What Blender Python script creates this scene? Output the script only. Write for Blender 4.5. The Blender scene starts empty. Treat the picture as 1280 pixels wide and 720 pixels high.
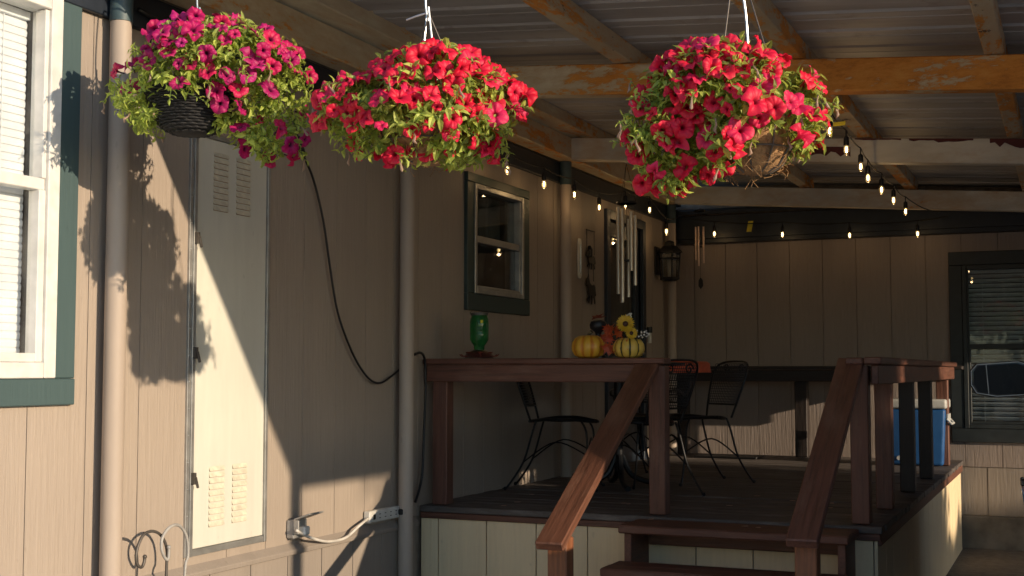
import bpy, bmesh, math, random
from mathutils import Vector, Matrix, noise as mnoise
R = math.radians
PI = math.pi
scene = bpy.context.scene
C = scene.collection

# ------------------------------------------------------------------ camera, sky, sun, exposure
YAW, PITCH, FPX, EYE = R(23.6), R(3.68), 1600.0, 1.55
cam_d = bpy.data.cameras.new('camera')
cam = bpy.data.objects.new('camera', cam_d)
C.objects.link(cam)
cam.location = (0, 0, EYE)
cam.rotation_euler = (R(90) + PITCH, 0, YAW)
cam_d.sensor_width = 36.0
cam_d.lens = FPX / 1280 * 36
cam_d.clip_start = 0.05
cam_d.clip_end = 2000
scene.camera = cam

SUN = Vector((1.0, -0.225, 0.243)).normalized()
world = bpy.data.worlds.new('World')
scene.world = world
world.use_nodes = True
wn = world.node_tree
wn.nodes.clear()
wo = wn.nodes.new('ShaderNodeOutputWorld')
wb = wn.nodes.new('ShaderNodeBackground')
sk = wn.nodes.new('ShaderNodeTexSky')
sk.sky_type = 'NISHITA'
sk.sun_disc = False
sk.sun_elevation = math.asin(SUN.z)
sk.sun_rotation = math.atan2(SUN.x, SUN.y)
sk.air_density = 1.0
sk.dust_density = 0.4
sk.ozone_density = 2.5
wb.inputs['Strength'].default_value = 0.15
wn.links.new(sk.outputs[0], wb.inputs[0])
wn.links.new(wb.outputs[0], wo.inputs[0])

sd = bpy.data.lights.new('sun', 'SUN')
sd.energy = 3.3
sd.angle = R(0.5)
sd.color = (1.0, 0.79, 0.56)
so = bpy.data.objects.new('sun', sd)
C.objects.link(so)
so.rotation_euler = SUN.to_track_quat('Z', 'Y').to_euler()
so.location = SUN * 40

vs = scene.view_settings
vs.view_transform = 'Standard'
vs.look = 'None'
vs.exposure = 0.75
vs.gamma = 1.0
vs.use_curve_mapping = False

# ------------------------------------------------------------------ helpers
CAMR = cam.rotation_euler.to_matrix()

def ray(px, py):
    return CAMR @ Vector(((px - 640) / FPX, (360 - py) / FPX, -1.0))

def at(px, py, **k):
    """point where the photograph's pixel meets the plane X=, Y= or Z="""
    d = ray(px, py)
    ax, val = list(k.items())[0]
    i = 'XYZ'.index(ax)
    o = Vector((0, 0, EYE))
    return o + d * ((val - o[i]) / d[i])

class MB:
    def __init__(self):
        self.v, self.f = [], []

    def add(self, vs_, fs):
        n = len(self.v)
        self.v += [tuple(p) for p in vs_]
        self.f += [tuple(i + n for i in q) for q in fs]
        return self

    def box(self, x0, x1, y0, y1, z0, z1):
        if x0 > x1: x0, x1 = x1, x0
        if y0 > y1: y0, y1 = y1, y0
        if z0 > z1: z0, z1 = z1, z0
        return self.add([(x0, y0, z0), (x1, y0, z0), (x1, y1, z0), (x0, y1, z0),
                         (x0, y0, z1), (x1, y0, z1), (x1, y1, z1), (x0, y1, z1)],
                        [(3, 2, 1, 0), (4, 5, 6, 7), (0, 1, 5, 4), (1, 2, 6, 5), (2, 3, 7, 6), (3, 0, 4, 7)])

    def bar(self, a, b, w, h, up=(0, 0, 1)):
        a, b, up = Vector(a), Vector(b), Vector(up)
        d = (b - a).normalized()
        s = d.cross(up).normalized() * (w / 2)
        u = s.cross(d).normalized() * (h / 2)
        p = []
        for c in (a, b):
            p += [c - s - u, c + s - u, c + s + u, c - s + u]
        return self.add(p, [(3, 2, 1, 0), (4, 5, 6, 7), (0, 1, 5, 4), (1, 2, 6, 5), (2, 3, 7, 6), (3, 0, 4, 7)])

    def tube(self, pts, r, n=8, closed=False, caps=True):
        pts = [Vector(p) for p in pts]
        m = len(pts)
        rs = r if isinstance(r, (list, tuple)) else [r] * m
        vs_, fs = [], []
        prev = None
        for i, p in enumerate(pts):
            if closed:
                d = pts[(i + 1) % m] - pts[i - 1]
            else:
                d = pts[min(i + 1, m - 1)] - pts[max(i - 1, 0)]
            if d.length < 1e-9: d = Vector((0, 0, 1))
            d.normalize()
            if prev is None:
                a = Vector((0, 0, 1)) if abs(d.z) < 0.9 else Vector((1, 0, 0))
                s = d.cross(a).normalized()
            else:
                s = (prev - d * prev.dot(d))
                if s.length < 1e-6: s = d.orthogonal()
                s.normalize()
            prev = s
            u = d.cross(s)
            for k in range(n):
                t = 2 * PI * k / n
                vs_.append(p + (s * math.cos(t) + u * math.sin(t)) * rs[i])
        for i in range(m if closed else m - 1):
            for k in range(n):
                j = (i + 1) % m
                fs.append((i * n + k, i * n + (k + 1) % n, j * n + (k + 1) % n, j * n + k))
        if caps and not closed:
            fs.append(tuple(range(n - 1, -1, -1)))
            fs.append(tuple((m - 1) * n + k for k in range(n)))
        return self.add(vs_, fs)

    def lathe(self, prof, n=24, c=(0, 0, 0), fr=None):
        """prof: (radius, z) from bottom to top; fr(theta, i) scales the radius"""
        c = Vector(c)
        vs_, fs = [], []
        for i, (r, z) in enumerate(prof):
            for k in range(n):
                t = 2 * PI * k / n
                rr = max(r, 1e-4) * (fr(t, i) if fr else 1)
                vs_.append(c + Vector((rr * math.cos(t), rr * math.sin(t), z)))
        for i in range(len(prof) - 1):
            for k in range(n):
                fs.append((i * n + k, i * n + (k + 1) % n, (i + 1) * n + (k + 1) % n, (i + 1) * n + k))
        fs.append(tuple(range(n - 1, -1, -1)))
        m = len(prof) - 1
        fs.append(tuple(m * n + k for k in range(n)))
        return self.add(vs_, fs)

    def prism(self, poly, d, origin=(0, 0, 0), ax=((1, 0, 0), (0, 0, 1))):
        """poly in 2-D (axes ax) extruded by vector d"""
        o, a, b, d = Vector(origin), Vector(ax[0]), Vector(ax[1]), Vector(d)
        n = len(poly)
        p = [o + a * x + b * y for x, y in poly]
        p += [q + d for q in p]
        fs = [tuple(range(n - 1, -1, -1)), tuple(range(n, 2 * n))]
        fs += [(i, (i + 1) % n, n + (i + 1) % n, n + i) for i in range(n)]
        return self.add(p, fs)

    def ball(self, c, r, n=10, sz=1.0):
        prof = [(r * math.sin(PI * i / n), -r * sz * math.cos(PI * i / n)) for i in range(n + 1)]
        return self.lathe(prof, max(8, n + 2), c)

    def build(self, name, m, parent=None, bevel=0, smooth=False, loc=None, rot=None, segs=1):
        me = bpy.data.meshes.new(name)
        me.from_pydata(self.v, [], self.f)
        bm = bmesh.new()
        bm.from_mesh(me)
        bmesh.ops.recalc_face_normals(bm, faces=bm.faces[:])
        if bevel:
            bmesh.ops.bevel(bm, geom=[e for e in bm.edges if e.calc_face_angle(0) > 0.6], offset=bevel,
                            segments=segs, profile=0.6, affect='EDGES', clamp_overlap=True)
        bm.to_mesh(me)
        bm.free()
        if smooth:
            for p in me.polygons: p.use_smooth = True
            if smooth == 'auto':
                me.set_sharp_from_angle(angle=R(38))
        me.materials.append(m)
        o = bpy.data.objects.new(name, me)
        C.objects.link(o)
        if parent is not None: o.parent = parent
        if loc is not None: o.location = loc
        if rot is not None: o.rotation_euler = rot
        return o

def tag(o, label=None, cat=None, group=None, kind=None):
    if label: o['label'] = label
    if cat: o['category'] = cat
    if group: o['group'] = group
    if kind: o['kind'] = kind
    return o

def thing(name, label, cat, loc=(0, 0, 0), rotz=0, group=None):
    o = bpy.data.objects.new(name, None)
    o.empty_display_size = 0.1
    C.objects.link(o)
    o.location = loc
    o.rotation_euler = (0, 0, rotz)
    return tag(o, label, cat, group)

def copy_tree(o, parent=None):
    c = o.copy()
    C.objects.link(c)
    if parent is not None: c.parent = parent
    for ch in list(o.children):
        copy_tree(ch, c)
    return c

def spline(pts, k=6):
    pts = [Vector(p) for p in pts]
    out = []
    for i in range(len(pts) - 1):
        p0, p1, p2, p3 = pts[max(i - 1, 0)], pts[i], pts[i + 1], pts[min(i + 2, len(pts) - 1)]
        for j in range(k):
            t = j / k
            out.append(0.5 * ((2 * p1) + (p2 - p0) * t + (2 * p0 - 5 * p1 + 4 * p2 - p3) * t * t
                              + (3 * p1 - p0 - 3 * p2 + p3) * t ** 3))
    out.append(pts[-1])
    return out

# ------------------------------------------------------------------ materials
class NT:
    def __init__(self, name):
        self.m = bpy.data.materials.new(name)
        self.m.use_nodes = True
        self.t = self.m.node_tree
        self.t.nodes.clear()
        self.out = self.t.nodes.new('ShaderNodeOutputMaterial')
        self.p = self.t.nodes.new('ShaderNodeBsdfPrincipled')
        self.t.links.new(self.p.outputs[0], self.out.inputs[0])
        self._c = None

    def n(self, kind, **kw):
        nd = self.t.nodes.new('ShaderNode' + kind)
        for k, v in kw.items(): setattr(nd, k, v)
        return nd

    def l(self, a, b): self.t.links.new(a, b)

    def co(self, scale=(1, 1, 1)):
        tc = self.n('TexCoord')
        mp = self.n('Mapping')
        mp.inputs['Scale'].default_value = scale
        self.l(tc.outputs['Object'], mp.inputs[0])
        return mp.outputs[0]

    def noise(self, scale, st=(1, 1, 1), detail=4, rough=0.55, dist=0):
        nd = self.n('TexNoise')
        self.l(self.co(st), nd.inputs['Vector'])
        nd.inputs['Scale'].default_value = scale
        nd.inputs['Detail'].default_value = detail
        nd.inputs['Roughness'].default_value = rough
        nd.inputs['Distortion'].default_value = dist
        return nd.outputs['Fac']

    def ramp(self, fac, stops):
        nd = self.n('ValToRGB')
        e = nd.color_ramp.elements
        while len(e) < len(stops): e.new(0.5)
        for i, (p, c) in enumerate(stops):
            e[i].position = p
            e[i].color = (*c, 1) if len(c) == 3 else c
        self.l(fac, nd.inputs[0])
        return nd.outputs[0]

    def mix(self, fac, a, b, mode='MIX'):
        nd = self.n('Mix', data_type='RGBA', blend_type=mode)
        for s, v in ((nd.inputs[0], fac), (nd.inputs[6], a), (nd.inputs[7], b)):
            if hasattr(v, 'links'): self.l(v, s)
            elif isinstance(v, (int, float)): s.default_value = v
            else: s.default_value = (*v, 1)
        return nd.outputs[2]

    def math(self, op, a, b=0.5):
        nd = self.n('Math', operation=op)
        for s, v in ((nd.inputs[0], a), (nd.inputs[1], b)):
            if hasattr(v, 'links'): self.l(v, s)
            else: s.default_value = v
        return nd.outputs[0]

    def col(self, c):
        if hasattr(c, 'links'): self.l(c, self.p.inputs['Base Color'])
        else: self.p.inputs['Base Color'].default_value = (*c, 1)
        return self

    def set(self, **k):
        for a, v in k.items():
            s = self.p.inputs[a.replace('_', ' ')]
            if hasattr(v, 'links'): self.l(v, s)
            else: s.default_value = v
        return self

    def bump(self, h, strength=0.3, dist=0.01):
        b = self.n('Bump')
        b.inputs['Strength'].default_value = strength
        b.inputs['Distance'].default_value = dist
        self.l(h, b.inputs['Height'])
        self.l(b.outputs[0], self.p.inputs['Normal'])
        return self

def plain(name, c, rough=0.5, metal=0.0, var=0.25, scale=14, bump=0.0, **k):
    t = NT(name)
    f = t.noise(scale, detail=5)
    lo = tuple(x * (1 - var) for x in c)
    hi = tuple(min(1, x * (1 + var)) for x in c)
    t.col(t.ramp(f, [(0.3, lo), (0.7, hi)]))
    t.set(Roughness=t.math('ADD', t.math('MULTIPLY', f, 0.25), rough - 0.12), Metallic=metal, **k)
    if bump: t.bump(t.noise(scale * 6, detail=3), bump, 0.004)
    return t.m

def siding_mat(name, c, st=(9, 9, 0.5), dirt=0.35, grain=0.5):
    t = NT(name)
    g = t.noise(7, st, detail=8, rough=0.62)
    big = t.noise(0.9, (1, 1, 0.6), detail=6)
    spot = t.noise(26, (1, 1, 0.5), detail=2)
    a = t.mix(g, tuple(x * 0.86 for x in c), tuple(x * 1.10 for x in c))
    b = t.mix(t.ramp(big, [(0.35, (0, 0, 0)), (0.75, (dirt,) * 3)]), a, tuple(x * 0.62 for x in c))
    stk = t.noise(3.2, (1, 1, 0.06), detail=5, rough=0.6)
    b = t.mix(t.ramp(stk, [(0.52, (0, 0, 0)), (0.72, (dirt * 0.7,) * 3)]), b, tuple(x * 0.66 for x in c))
    d = t.mix(t.ramp(spot, [(0.70, (0, 0, 0)), (0.76, (0.3,) * 3)]), b, tuple(x * 0.55 for x in c))
    t.col(d).set(Roughness=0.62)
    t.bump(t.math('ADD', g, t.math('MULTIPLY', spot, 0.25)), grain, 0.006)
    return t.m

def wood_mat(name, c, axis, worn=0.35, c2=None, rough=0.55):
    st = {'x': (0.7, 14, 14), 'y': (14, 0.7, 14), 'z': (14, 14, 0.7)}[axis]
    t = NT(name)
    g = t.noise(4.5, st, detail=9, rough=0.68, dist=0.35)
    st2 = {'x': (1.6, 6, 6), 'y': (6, 1.6, 6), 'z': (6, 6, 1.6)}[axis]
    w = t.noise(1.6, st2, detail=7, rough=0.7)
    a = t.ramp(g, [(0.28, tuple(x * 0.45 for x in c)), (0.5, c), (0.74, tuple(min(1, x * 1.5) for x in c))])
    c2 = c2 or tuple(min(1, x * 1.9 + 0.02) for x in c)
    b = t.mix(t.ramp(w, [(0.52, (0, 0, 0)), (0.72, (worn,) * 3)]), a, c2)
    t.col(b).set(Roughness=t.math('ADD', t.math('MULTIPLY', g, 0.3), rough - 0.15))
    t.bump(g, 0.55, 0.006)
    return t.m

def rust_mat(name, paint, amount, axis='x', chips=None, grad=0.0):
    """old paint over steel, amount 0..1 gone to rust"""
    st = {'x': (0.55, 1.6, 1.6), 'y': (1.6, 0.55, 1.6), 'z': (1.6, 1.6, 0.55)}[axis]
    t = NT(name)
    f = t.noise(2.0, st, detail=12, rough=0.76, dist=0.5)
    f2 = t.noise(13, st, detail=8, rough=0.78)
    rustc = t.ramp(f2, [(0.25, (0.30, 0.09, 0.015)), (0.5, (0.66, 0.25, 0.04)), (0.75, (0.78, 0.38, 0.09))])
    pc = t.ramp(t.noise(5, st, detail=6), [(0.3, tuple(x * 0.72 for x in paint)), (0.7, paint)])
    k = 1 - amount
    s = t.math('ADD', f, t.math('MULTIPLY', t.math('SUBTRACT', f2, 0.5), 0.55))
    if grad:
        tc = t.n('TexCoord'); sx = t.n('SeparateXYZ')
        t.l(tc.outputs['Object'], sx.inputs[0])
        s = t.math('ADD', s, t.math('MULTIPLY', t.math('ADD', sx.outputs['X'], 1.6), grad))
    m = t.ramp(s, [(0.30 + 0.42 * k, (0, 0, 0)), (0.345 + 0.42 * k, (1, 1, 1))])
    stain = t.ramp(s, [(0.05 + 0.42 * k, (0, 0, 0)), (0.33 + 0.42 * k, (0.75,) * 3)])
    c = t.mix(stain, pc, (0.52, 0.33, 0.15))
    c = t.mix(m, c, rustc)
    if chips:
        cf = t.noise(7, (1.3, 0.8, 1.3), detail=8, rough=0.75)
        c = t.mix(t.ramp(cf, [(0.62, (0, 0, 0)), (0.64, (1, 1, 1))]), c, chips)
    t.col(c).set(Roughness=t.math('ADD', t.math('MULTIPLY', m, 0.4), 0.45))
    t.bump(t.math('ADD', f2, m), 0.35, 0.004)
    return t.m

def leaf_mat(name, dark, light, trans=0.35):
    t = NT(name)
    g = t.n('NewGeometry')
    r = g.outputs['Random Per Island']
    c = t.ramp(r, [(0.0, dark), (0.55, tuple((a + b) / 2 for a, b in zip(dark, light))), (1.0, light)])
    t.col(c).set(Roughness=0.5)
    tr = t.n('BsdfTranslucent')
    t.l(t.mix(0.5, c, tuple(min(1, x * 1.5) for x in light)), tr.inputs[0])
    ms = t.n('MixShader')
    ms.inputs[0].default_value = trans
    t.l(t.p.outputs[0], ms.inputs[1])
    t.l(tr.outputs[0], ms.inputs[2])
    t.l(ms.outputs[0], t.out.inputs[0])
    return t.m

def petal_mat(name, cols, throat):
    t = NT(name)
    oi = t.n('ObjectInfo')
    at_ = t.n('Attribute', attribute_name='rad')
    base = t.ramp(oi.outputs['Random'], [(i / max(1, len(cols) - 1), c) for i, c in enumerate(cols)])
    v = t.noise(45, detail=3)
    base = t.mix(t.math('MULTIPLY', v, 0.45), base, tuple(x * 0.55 for x in cols[0]))
    c = t.mix(t.ramp(at_.outputs['Fac'], [(0.10, (1, 1, 1)), (0.34, (0, 0, 0))]), base, throat)
    t.col(c).set(Roughness=0.55)
    tr = t.n('BsdfTranslucent')
    t.l(c, tr.inputs[0])
    ms = t.n('MixShader')
    ms.inputs[0].default_value = 0.3
    t.l(t.p.outputs[0], ms.inputs[1])
    t.l(tr.outputs[0], ms.inputs[2])
    t.l(ms.outputs[0], t.out.inputs[0])
    return t.m

def glass_mat(name, tint=(1, 1, 1), refl=1.5, dirt=0.02):
    t = NT(name)
    t.t.nodes.remove(t.p)
    fr = t.n('Fresnel')
    ge = t.n('NewGeometry')
    t.l(t.math('SUBTRACT', refl, t.math('MULTIPLY', ge.outputs['Backfacing'], refl - 1 / refl)), fr.inputs[0])
    tp = t.n('BsdfTransparent')
    tp.inputs[0].default_value = (*tint, 1)
    gl = t.n('BsdfGlossy')
    gl.inputs['Roughness'].default_value = 0.02
    ms = t.n('MixShader')
    t.l(fr.outputs[0], ms.inputs[0]); t.l(tp.outputs[0], ms.inputs[1]); t.l(gl.outputs[0], ms.inputs[2])
    df = t.n('BsdfDiffuse')
    df.inputs[0].default_value = (0.5, 0.5, 0.48, 1)
    m2 = t.n('MixShader')
    t.l(t.ramp(t.noise(6, detail=5), [(0.4, (0, 0, 0)), (0.8, (dirt * 4,) * 3)]), m2.inputs[0])
    t.l(ms.outputs[0], m2.inputs[1]); t.l(df.outputs[0], m2.inputs[2])
    t.l(m2.outputs[0], t.out.inputs[0])
    return t.m

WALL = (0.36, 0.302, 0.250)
M = {}
M['siding'] = siding_mat('taupe_siding', WALL, dirt=0.5, grain=0.75)
M['siding_low'] = siding_mat('taupe_skirting', (0.31, 0.268, 0.23), dirt=0.6)
M['cream_skirt'] = siding_mat('cream_skirting', (0.84, 0.68, 0.44), dirt=0.45)
M['backing'] = plain('siding_groove', (0.30, 0.25, 0.20), 0.8)
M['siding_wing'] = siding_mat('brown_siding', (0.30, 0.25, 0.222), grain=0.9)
M['trim_teal'] = siding_mat('teal_trim', (0.050, 0.088, 0.092), dirt=0.25, grain=0.3)
M['trim_navy'] = plain('dark_navy_trim', (0.012, 0.018, 0.028), 0.5)
M['trim_green'] = plain('dark_green_trim', (0.028, 0.050, 0.048), 0.5, bump=0.1)
M['trim_slate'] = plain('slate_trim', (0.020, 0.027, 0.031), 0.5, bump=0.1)
M['white_alu'] = plain('white_aluminium', (0.62, 0.61, 0.58), 0.42, var=0.12)
M['grey_alu'] = plain('dull_aluminium', (0.34, 0.34, 0.33), 0.4, metal=0.6, var=0.2)
M['blind'] = plain('blind_slats', (0.76, 0.79, 0.82), 0.5, var=0.06)
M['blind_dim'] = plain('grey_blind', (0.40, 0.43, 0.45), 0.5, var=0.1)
M['panel'] = siding_mat('cream_panel', (0.62, 0.61, 0.54), st=(2.5, 2.5, 0.5), dirt=0.32, grain=0.15)
M['slot'] = plain('louvre_slot', (0.30, 0.22, 0.14), 0.8)
M['louvre'] = plain('louvre_lip', (0.60, 0.56, 0.45), 0.5, var=0.2, scale=30)
M['pipe'] = siding_mat('painted_post', (0.42, 0.35, 0.29), st=(3, 3, 0.8), dirt=0.5, grain=0.12)
M['pipe_top'] = plain('post_top_paint', (0.045, 0.075, 0.085), 0.5)
M['glass'] = glass_mat('window_glass', (0.97, 0.98, 0.98))
M['glass_dark'] = glass_mat('dark_window_glass', (0.72, 0.76, 0.76), 1.6)
M['glass_wing'] = glass_mat('wing_window_glass', (0.92, 0.95, 0.96), 1.42)
M['room'] = plain('dark_room', (0.03, 0.03, 0.03), 0.9)
M['curtain'] = plain('curtain', (0.16, 0.17, 0.16), 0.9, scale=6)
M['rust_heavy'] = rust_mat('rusty_beam', (0.86, 0.78, 0.58), 0.62, grad=0.035)
M['rust_purlin'] = rust_mat('rusty_purlin', (0.66, 0.62, 0.50), 0.54, 'y', chips=(0.05, 0.03, 0.025))
M['rust_header'] = rust_mat('stained_header', (0.80, 0.72, 0.52), 0.38, 'y')
M['rust_white'] = rust_mat('chipped_white_beam', (0.76, 0.72, 0.62), 0.06, 'x')
M['flake'] = plain('red_primer', (0.10, 0.02, 0.018), 0.7)
M['roof'] = None
M['deck'] = wood_mat('deck_boards', (0.085, 0.073, 0.068), 'x', 0.85, (0.24, 0.215, 0.20), 0.6)
STAIN = (0.125, 0.050, 0.032)
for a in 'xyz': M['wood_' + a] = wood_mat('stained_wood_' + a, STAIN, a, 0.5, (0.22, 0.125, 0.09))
M['wood_dark'] = wood_mat('dark_wood', (0.022, 0.015, 0.013), 'z', 0.2)  # stained wood with the porch shade put into its colour
M['wood_dark_x'] = wood_mat('shaded_wood_x', (0.022, 0.015, 0.013), 'x', 0.2)
M['wood_new'] = wood_mat('orange_wood', (0.20, 0.075, 0.033), 'z', 0.3)
M['wood_worn'] = wood_mat('worn_wood', (0.13, 0.052, 0.030), 'x', 0.6, (0.24, 0.13, 0.085))
M['iron'] = plain('black_iron', (0.012, 0.013, 0.016), 0.4, metal=0.3)
M['cable'] = plain('black_rubber', (0.008, 0.008, 0.009), 0.5)
M['cable_white'] = plain('white_flex', (0.55, 0.53, 0.49), 0.5)
M['plastic_white'] = plain('white_plastic', (0.62, 0.61, 0.57), 0.4, var=0.1)
M['box_grey'] = plain('grey_outlet_cover', (0.33, 0.32, 0.30), 0.5)
M['wire'] = plain('bright_wire', (0.55, 0.58, 0.58), 0.3, metal=0.8)
M['wire_dark'] = plain('dull_wire', (0.10, 0.09, 0.08), 0.5, metal=0.5)
M['wicker'] = plain('dark_wicker', (0.010, 0.010, 0.011), 0.75, bump=0.4)
M['coco'] = plain('coco_fibre', (0.30, 0.17, 0.075), 0.9, var=0.45, scale=40, bump=0.9)
M['blue'] = plain('blue_plastic', (0.016, 0.085, 0.25), 0.4, var=0.1)
M['lid'] = plain('white_lid', (0.45, 0.46, 0.45), 0.45, var=0.08)
M['orange'] = plain('orange_cloth', (0.62, 0.10, 0.035), 0.6)
M['chrome'] = plain('chime_aluminium', (0.62, 0.58, 0.50), 0.35, metal=0.7, var=0.1)
M['copper'] = plain('chime_copper', (0.62, 0.46, 0.38), 0.35, metal=0.6)
M['paint_black'] = plain('black_car_paint', (0.010, 0.011, 0.013), 0.3, Coat_Weight=0.8)
M['tyre'] = plain('tyre_rubber', (0.012, 0.012, 0.012), 0.8)
M['rim'] = plain('alloy_rim', (0.35, 0.35, 0.36), 0.35, metal=0.8)
M['mirror'] = plain('mirror_glass', (0.010, 0.015, 0.025), 0.25, var=0.0, Specular_IOR_Level=0.15)
M['red_lens'] = plain('red_lens', (0.35, 0.01, 0.01), 0.3)
M['concrete'] = plain('weathered_concrete', (0.16, 0.145, 0.125), 0.9, var=0.4, scale=5, bump=0.4)
M['tag_yellow'] = plain('yellow_tape', (0.75, 0.62, 0.04), 0.5)

t = NT('roof_sheet_metal')
f = t.noise(2.0, (0.35, 3.5, 1), detail=8, rough=0.65)
f2 = t.noise(8, detail=6)
c = t.ramp(f, [(0.25, (0.29, 0.285, 0.285)), (0.75, (0.56, 0.55, 0.555))])
c = t.mix(t.ramp(f2, [(0.60, (0, 0, 0)), (0.75, (0.5,) * 3)]), c, (0.13, 0.075, 0.045))
t.col(c).set(Metallic=0.1, Roughness=0.5)
M['roof'] = t.m

t = NT('dirt_ground')
f = t.noise(0.5, detail=9, rough=0.7)
f2 = t.noise(14, detail=8, rough=0.75)
c = t.ramp(f, [(0.3, (0.13, 0.115, 0.10)), (0.55, (0.22, 0.20, 0.175)), (0.75, (0.29, 0.27, 0.24))])
c = t.mix(t.ramp(f2, [(0.35, (0.6,) * 3), (0.6, (0, 0, 0))]), c, (0.05, 0.04, 0.03))
t.col(c).set(Roughness=0.95)
t.bump(f2, 0.8, 0.03)
M['ground'] = t.m

t = NT('bulb_glow')
t.col((1, 0.8, 0.5)).set(Emission_Color=(1.0, 0.80, 0.46, 1), Emission_Strength=7.0)
M['bulb'] = t.m
M['bulb_glass'] = glass_mat('bulb_glass', (1.0, 0.86, 0.62), 1.45, 0.10)

t = NT('green_bottle_glass')
t.col((0.025, 0.20, 0.05)).set(Roughness=0.1, Transmission_Weight=0.6, IOR=1.4)
M['green_glass'] = t.m
M['feeder_base'] = plain('feeder_base', (0.045, 0.012, 0.010), 0.35)

# ------------------------------------------------------------------ ground
g = MB()
g.add([(-250, -250, 0), (250, -250, 0), (250, 250, 0), (-250, 250, 0)], [(0, 1, 2, 3)])
tag(g.build('ground', M['ground']), kind='structure')

g = MB()
g.box(-3.3, 9.0, -14.0, 4.6, -0.2, 0.02)  # unseen pale slab added to bounce sun onto beams and skirting
M['bounce'] = siding_mat('bounce_slab', (0.52, 0.50, 0.46), st=(1, 1, 1), dirt=0.5, grain=0.2)
tag(g.build('bounce_ground', M['bounce'], bevel=0.01), kind='structure')

# ------------------------------------------------------------------ mobile home: long wall with siding, windows, door
XW = -3.5          # face of the long wall
YB = 12.0          # face of the wing's wall
PITCHW = 0.305

def strips(a0, a1, first, holes, z0, z1, gap, emit):
    """vertical siding boards between a0..a1, split round holes (h0,h1,z0,z1)"""
    cuts = [a0]
    q = first
    while q < a1:
        if q > a0 + 0.01: cuts.append(q)
        q += PITCHW
    cuts.append(a1)
    for i in range(len(cuts) - 1):
        s0 = cuts[i] + (gap / 2 if i else 0)
        s1 = cuts[i + 1] - (gap / 2 if i < len(cuts) - 2 else 0)
        edges = sorted({s0, s1} | {h for H in holes for h in H[:2] if s0 < h < s1})
        for b0, b1 in zip(edges, edges[1:]):
            m = (b0 + b1) / 2
            zs = [(z0, z1)]
            for h0, h1, hz0, hz1 in holes:
                if h0 <= m <= h1:
                    nz = []
                    for u, v in zs:
                        if hz0 > u: nz.append((u, min(v, hz0)))
                        if hz1 < v: nz.append((max(u, hz1), v))
                    zs = [p for p in nz if p[1] - p[0] > 0.004]
            for u, v in zs: emit(b0, b1, u, v)

home = thing('mobile_home', 'long taupe mobile home wall running along the left side behind the baskets', 'house', (XW, 6, 0))
HO = Vector((XW, 6, 0))

class PB(MB):
    """mesh builder in world coordinates for a thing whose empty stands elsewhere"""
    def build(self, name, m, parent=None, bevel=0, smooth=False, loc=None, rot=None, segs=1, off=None):
        if off is not None:
            o = Vector(off)
            self.v = [tuple(Vector(p) - o) for p in self.v]
        return MB.build(self, name, m, parent, bevel, smooth, loc, rot, segs)

WL = (2.55, 3.70, 1.52, 2.96)      # big left window opening  (y0,y1,z0,z1)
WS = (7.36, 8.16, 2.04, 2.75)      # small window
DR = (9.98, 10.86, 0.74, 2.80)     # door
PN = (4.50, 5.10, 0.75, 2.60)      # access panel
LEDGE = 0.69
sb = PB()
strips(-2.0, YB - 0.02, 0.235, [WL, WS, DR, PN], LEDGE + 0.02, 3.12, 0.0045,
       lambda a, b, u, v: sb.box(XW - 0.014, XW, a, b, u, v))
sb.build('siding', M['siding'], home, off=HO)
bb = PB()
strips(-2.0, YB, 99, [WL, WS, DR, PN], 0.0, 3.12, 0, lambda a, b, u, v: bb.box(XW - 0.12, XW - 0.0165, a, b, u, v))
bb.build('wall_core', M['backing'], home, off=HO)
sb = PB()
strips(-2.0, 6.6, 0.10, [], 0.0, LEDGE - 0.03, 0.007, lambda a, b, u, v: sb.box(XW - 0.012, XW + 0.012, a, b, u, v))
sb.build('skirting', M['siding_low'], home, off=HO)
sb = PB()
sb.prism([(0, 0), (0.035, 0), (0.038, 0.022), (0, 0.055)], (0, 8.6, 0), (XW - 0.002, -2, LEDGE - 0.03))
sb.build('ledge_trim', M['siding_low'], home, bevel=0.003, off=HO)
sb = PB()
sb.box(XW - 0.01, XW + 0.03, -2, YB - 0.03, 2.95, 3.10)
sb.build('eave_board', M['trim_navy'], home, bevel=0.004, off=HO)
sb = PB()
sb.box(XW - 0.6, XW + 0.06, -2, YB - 0.03, 3.13, 3.16)
sb.build('eave', M['trim_navy'], home, off=HO)

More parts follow.
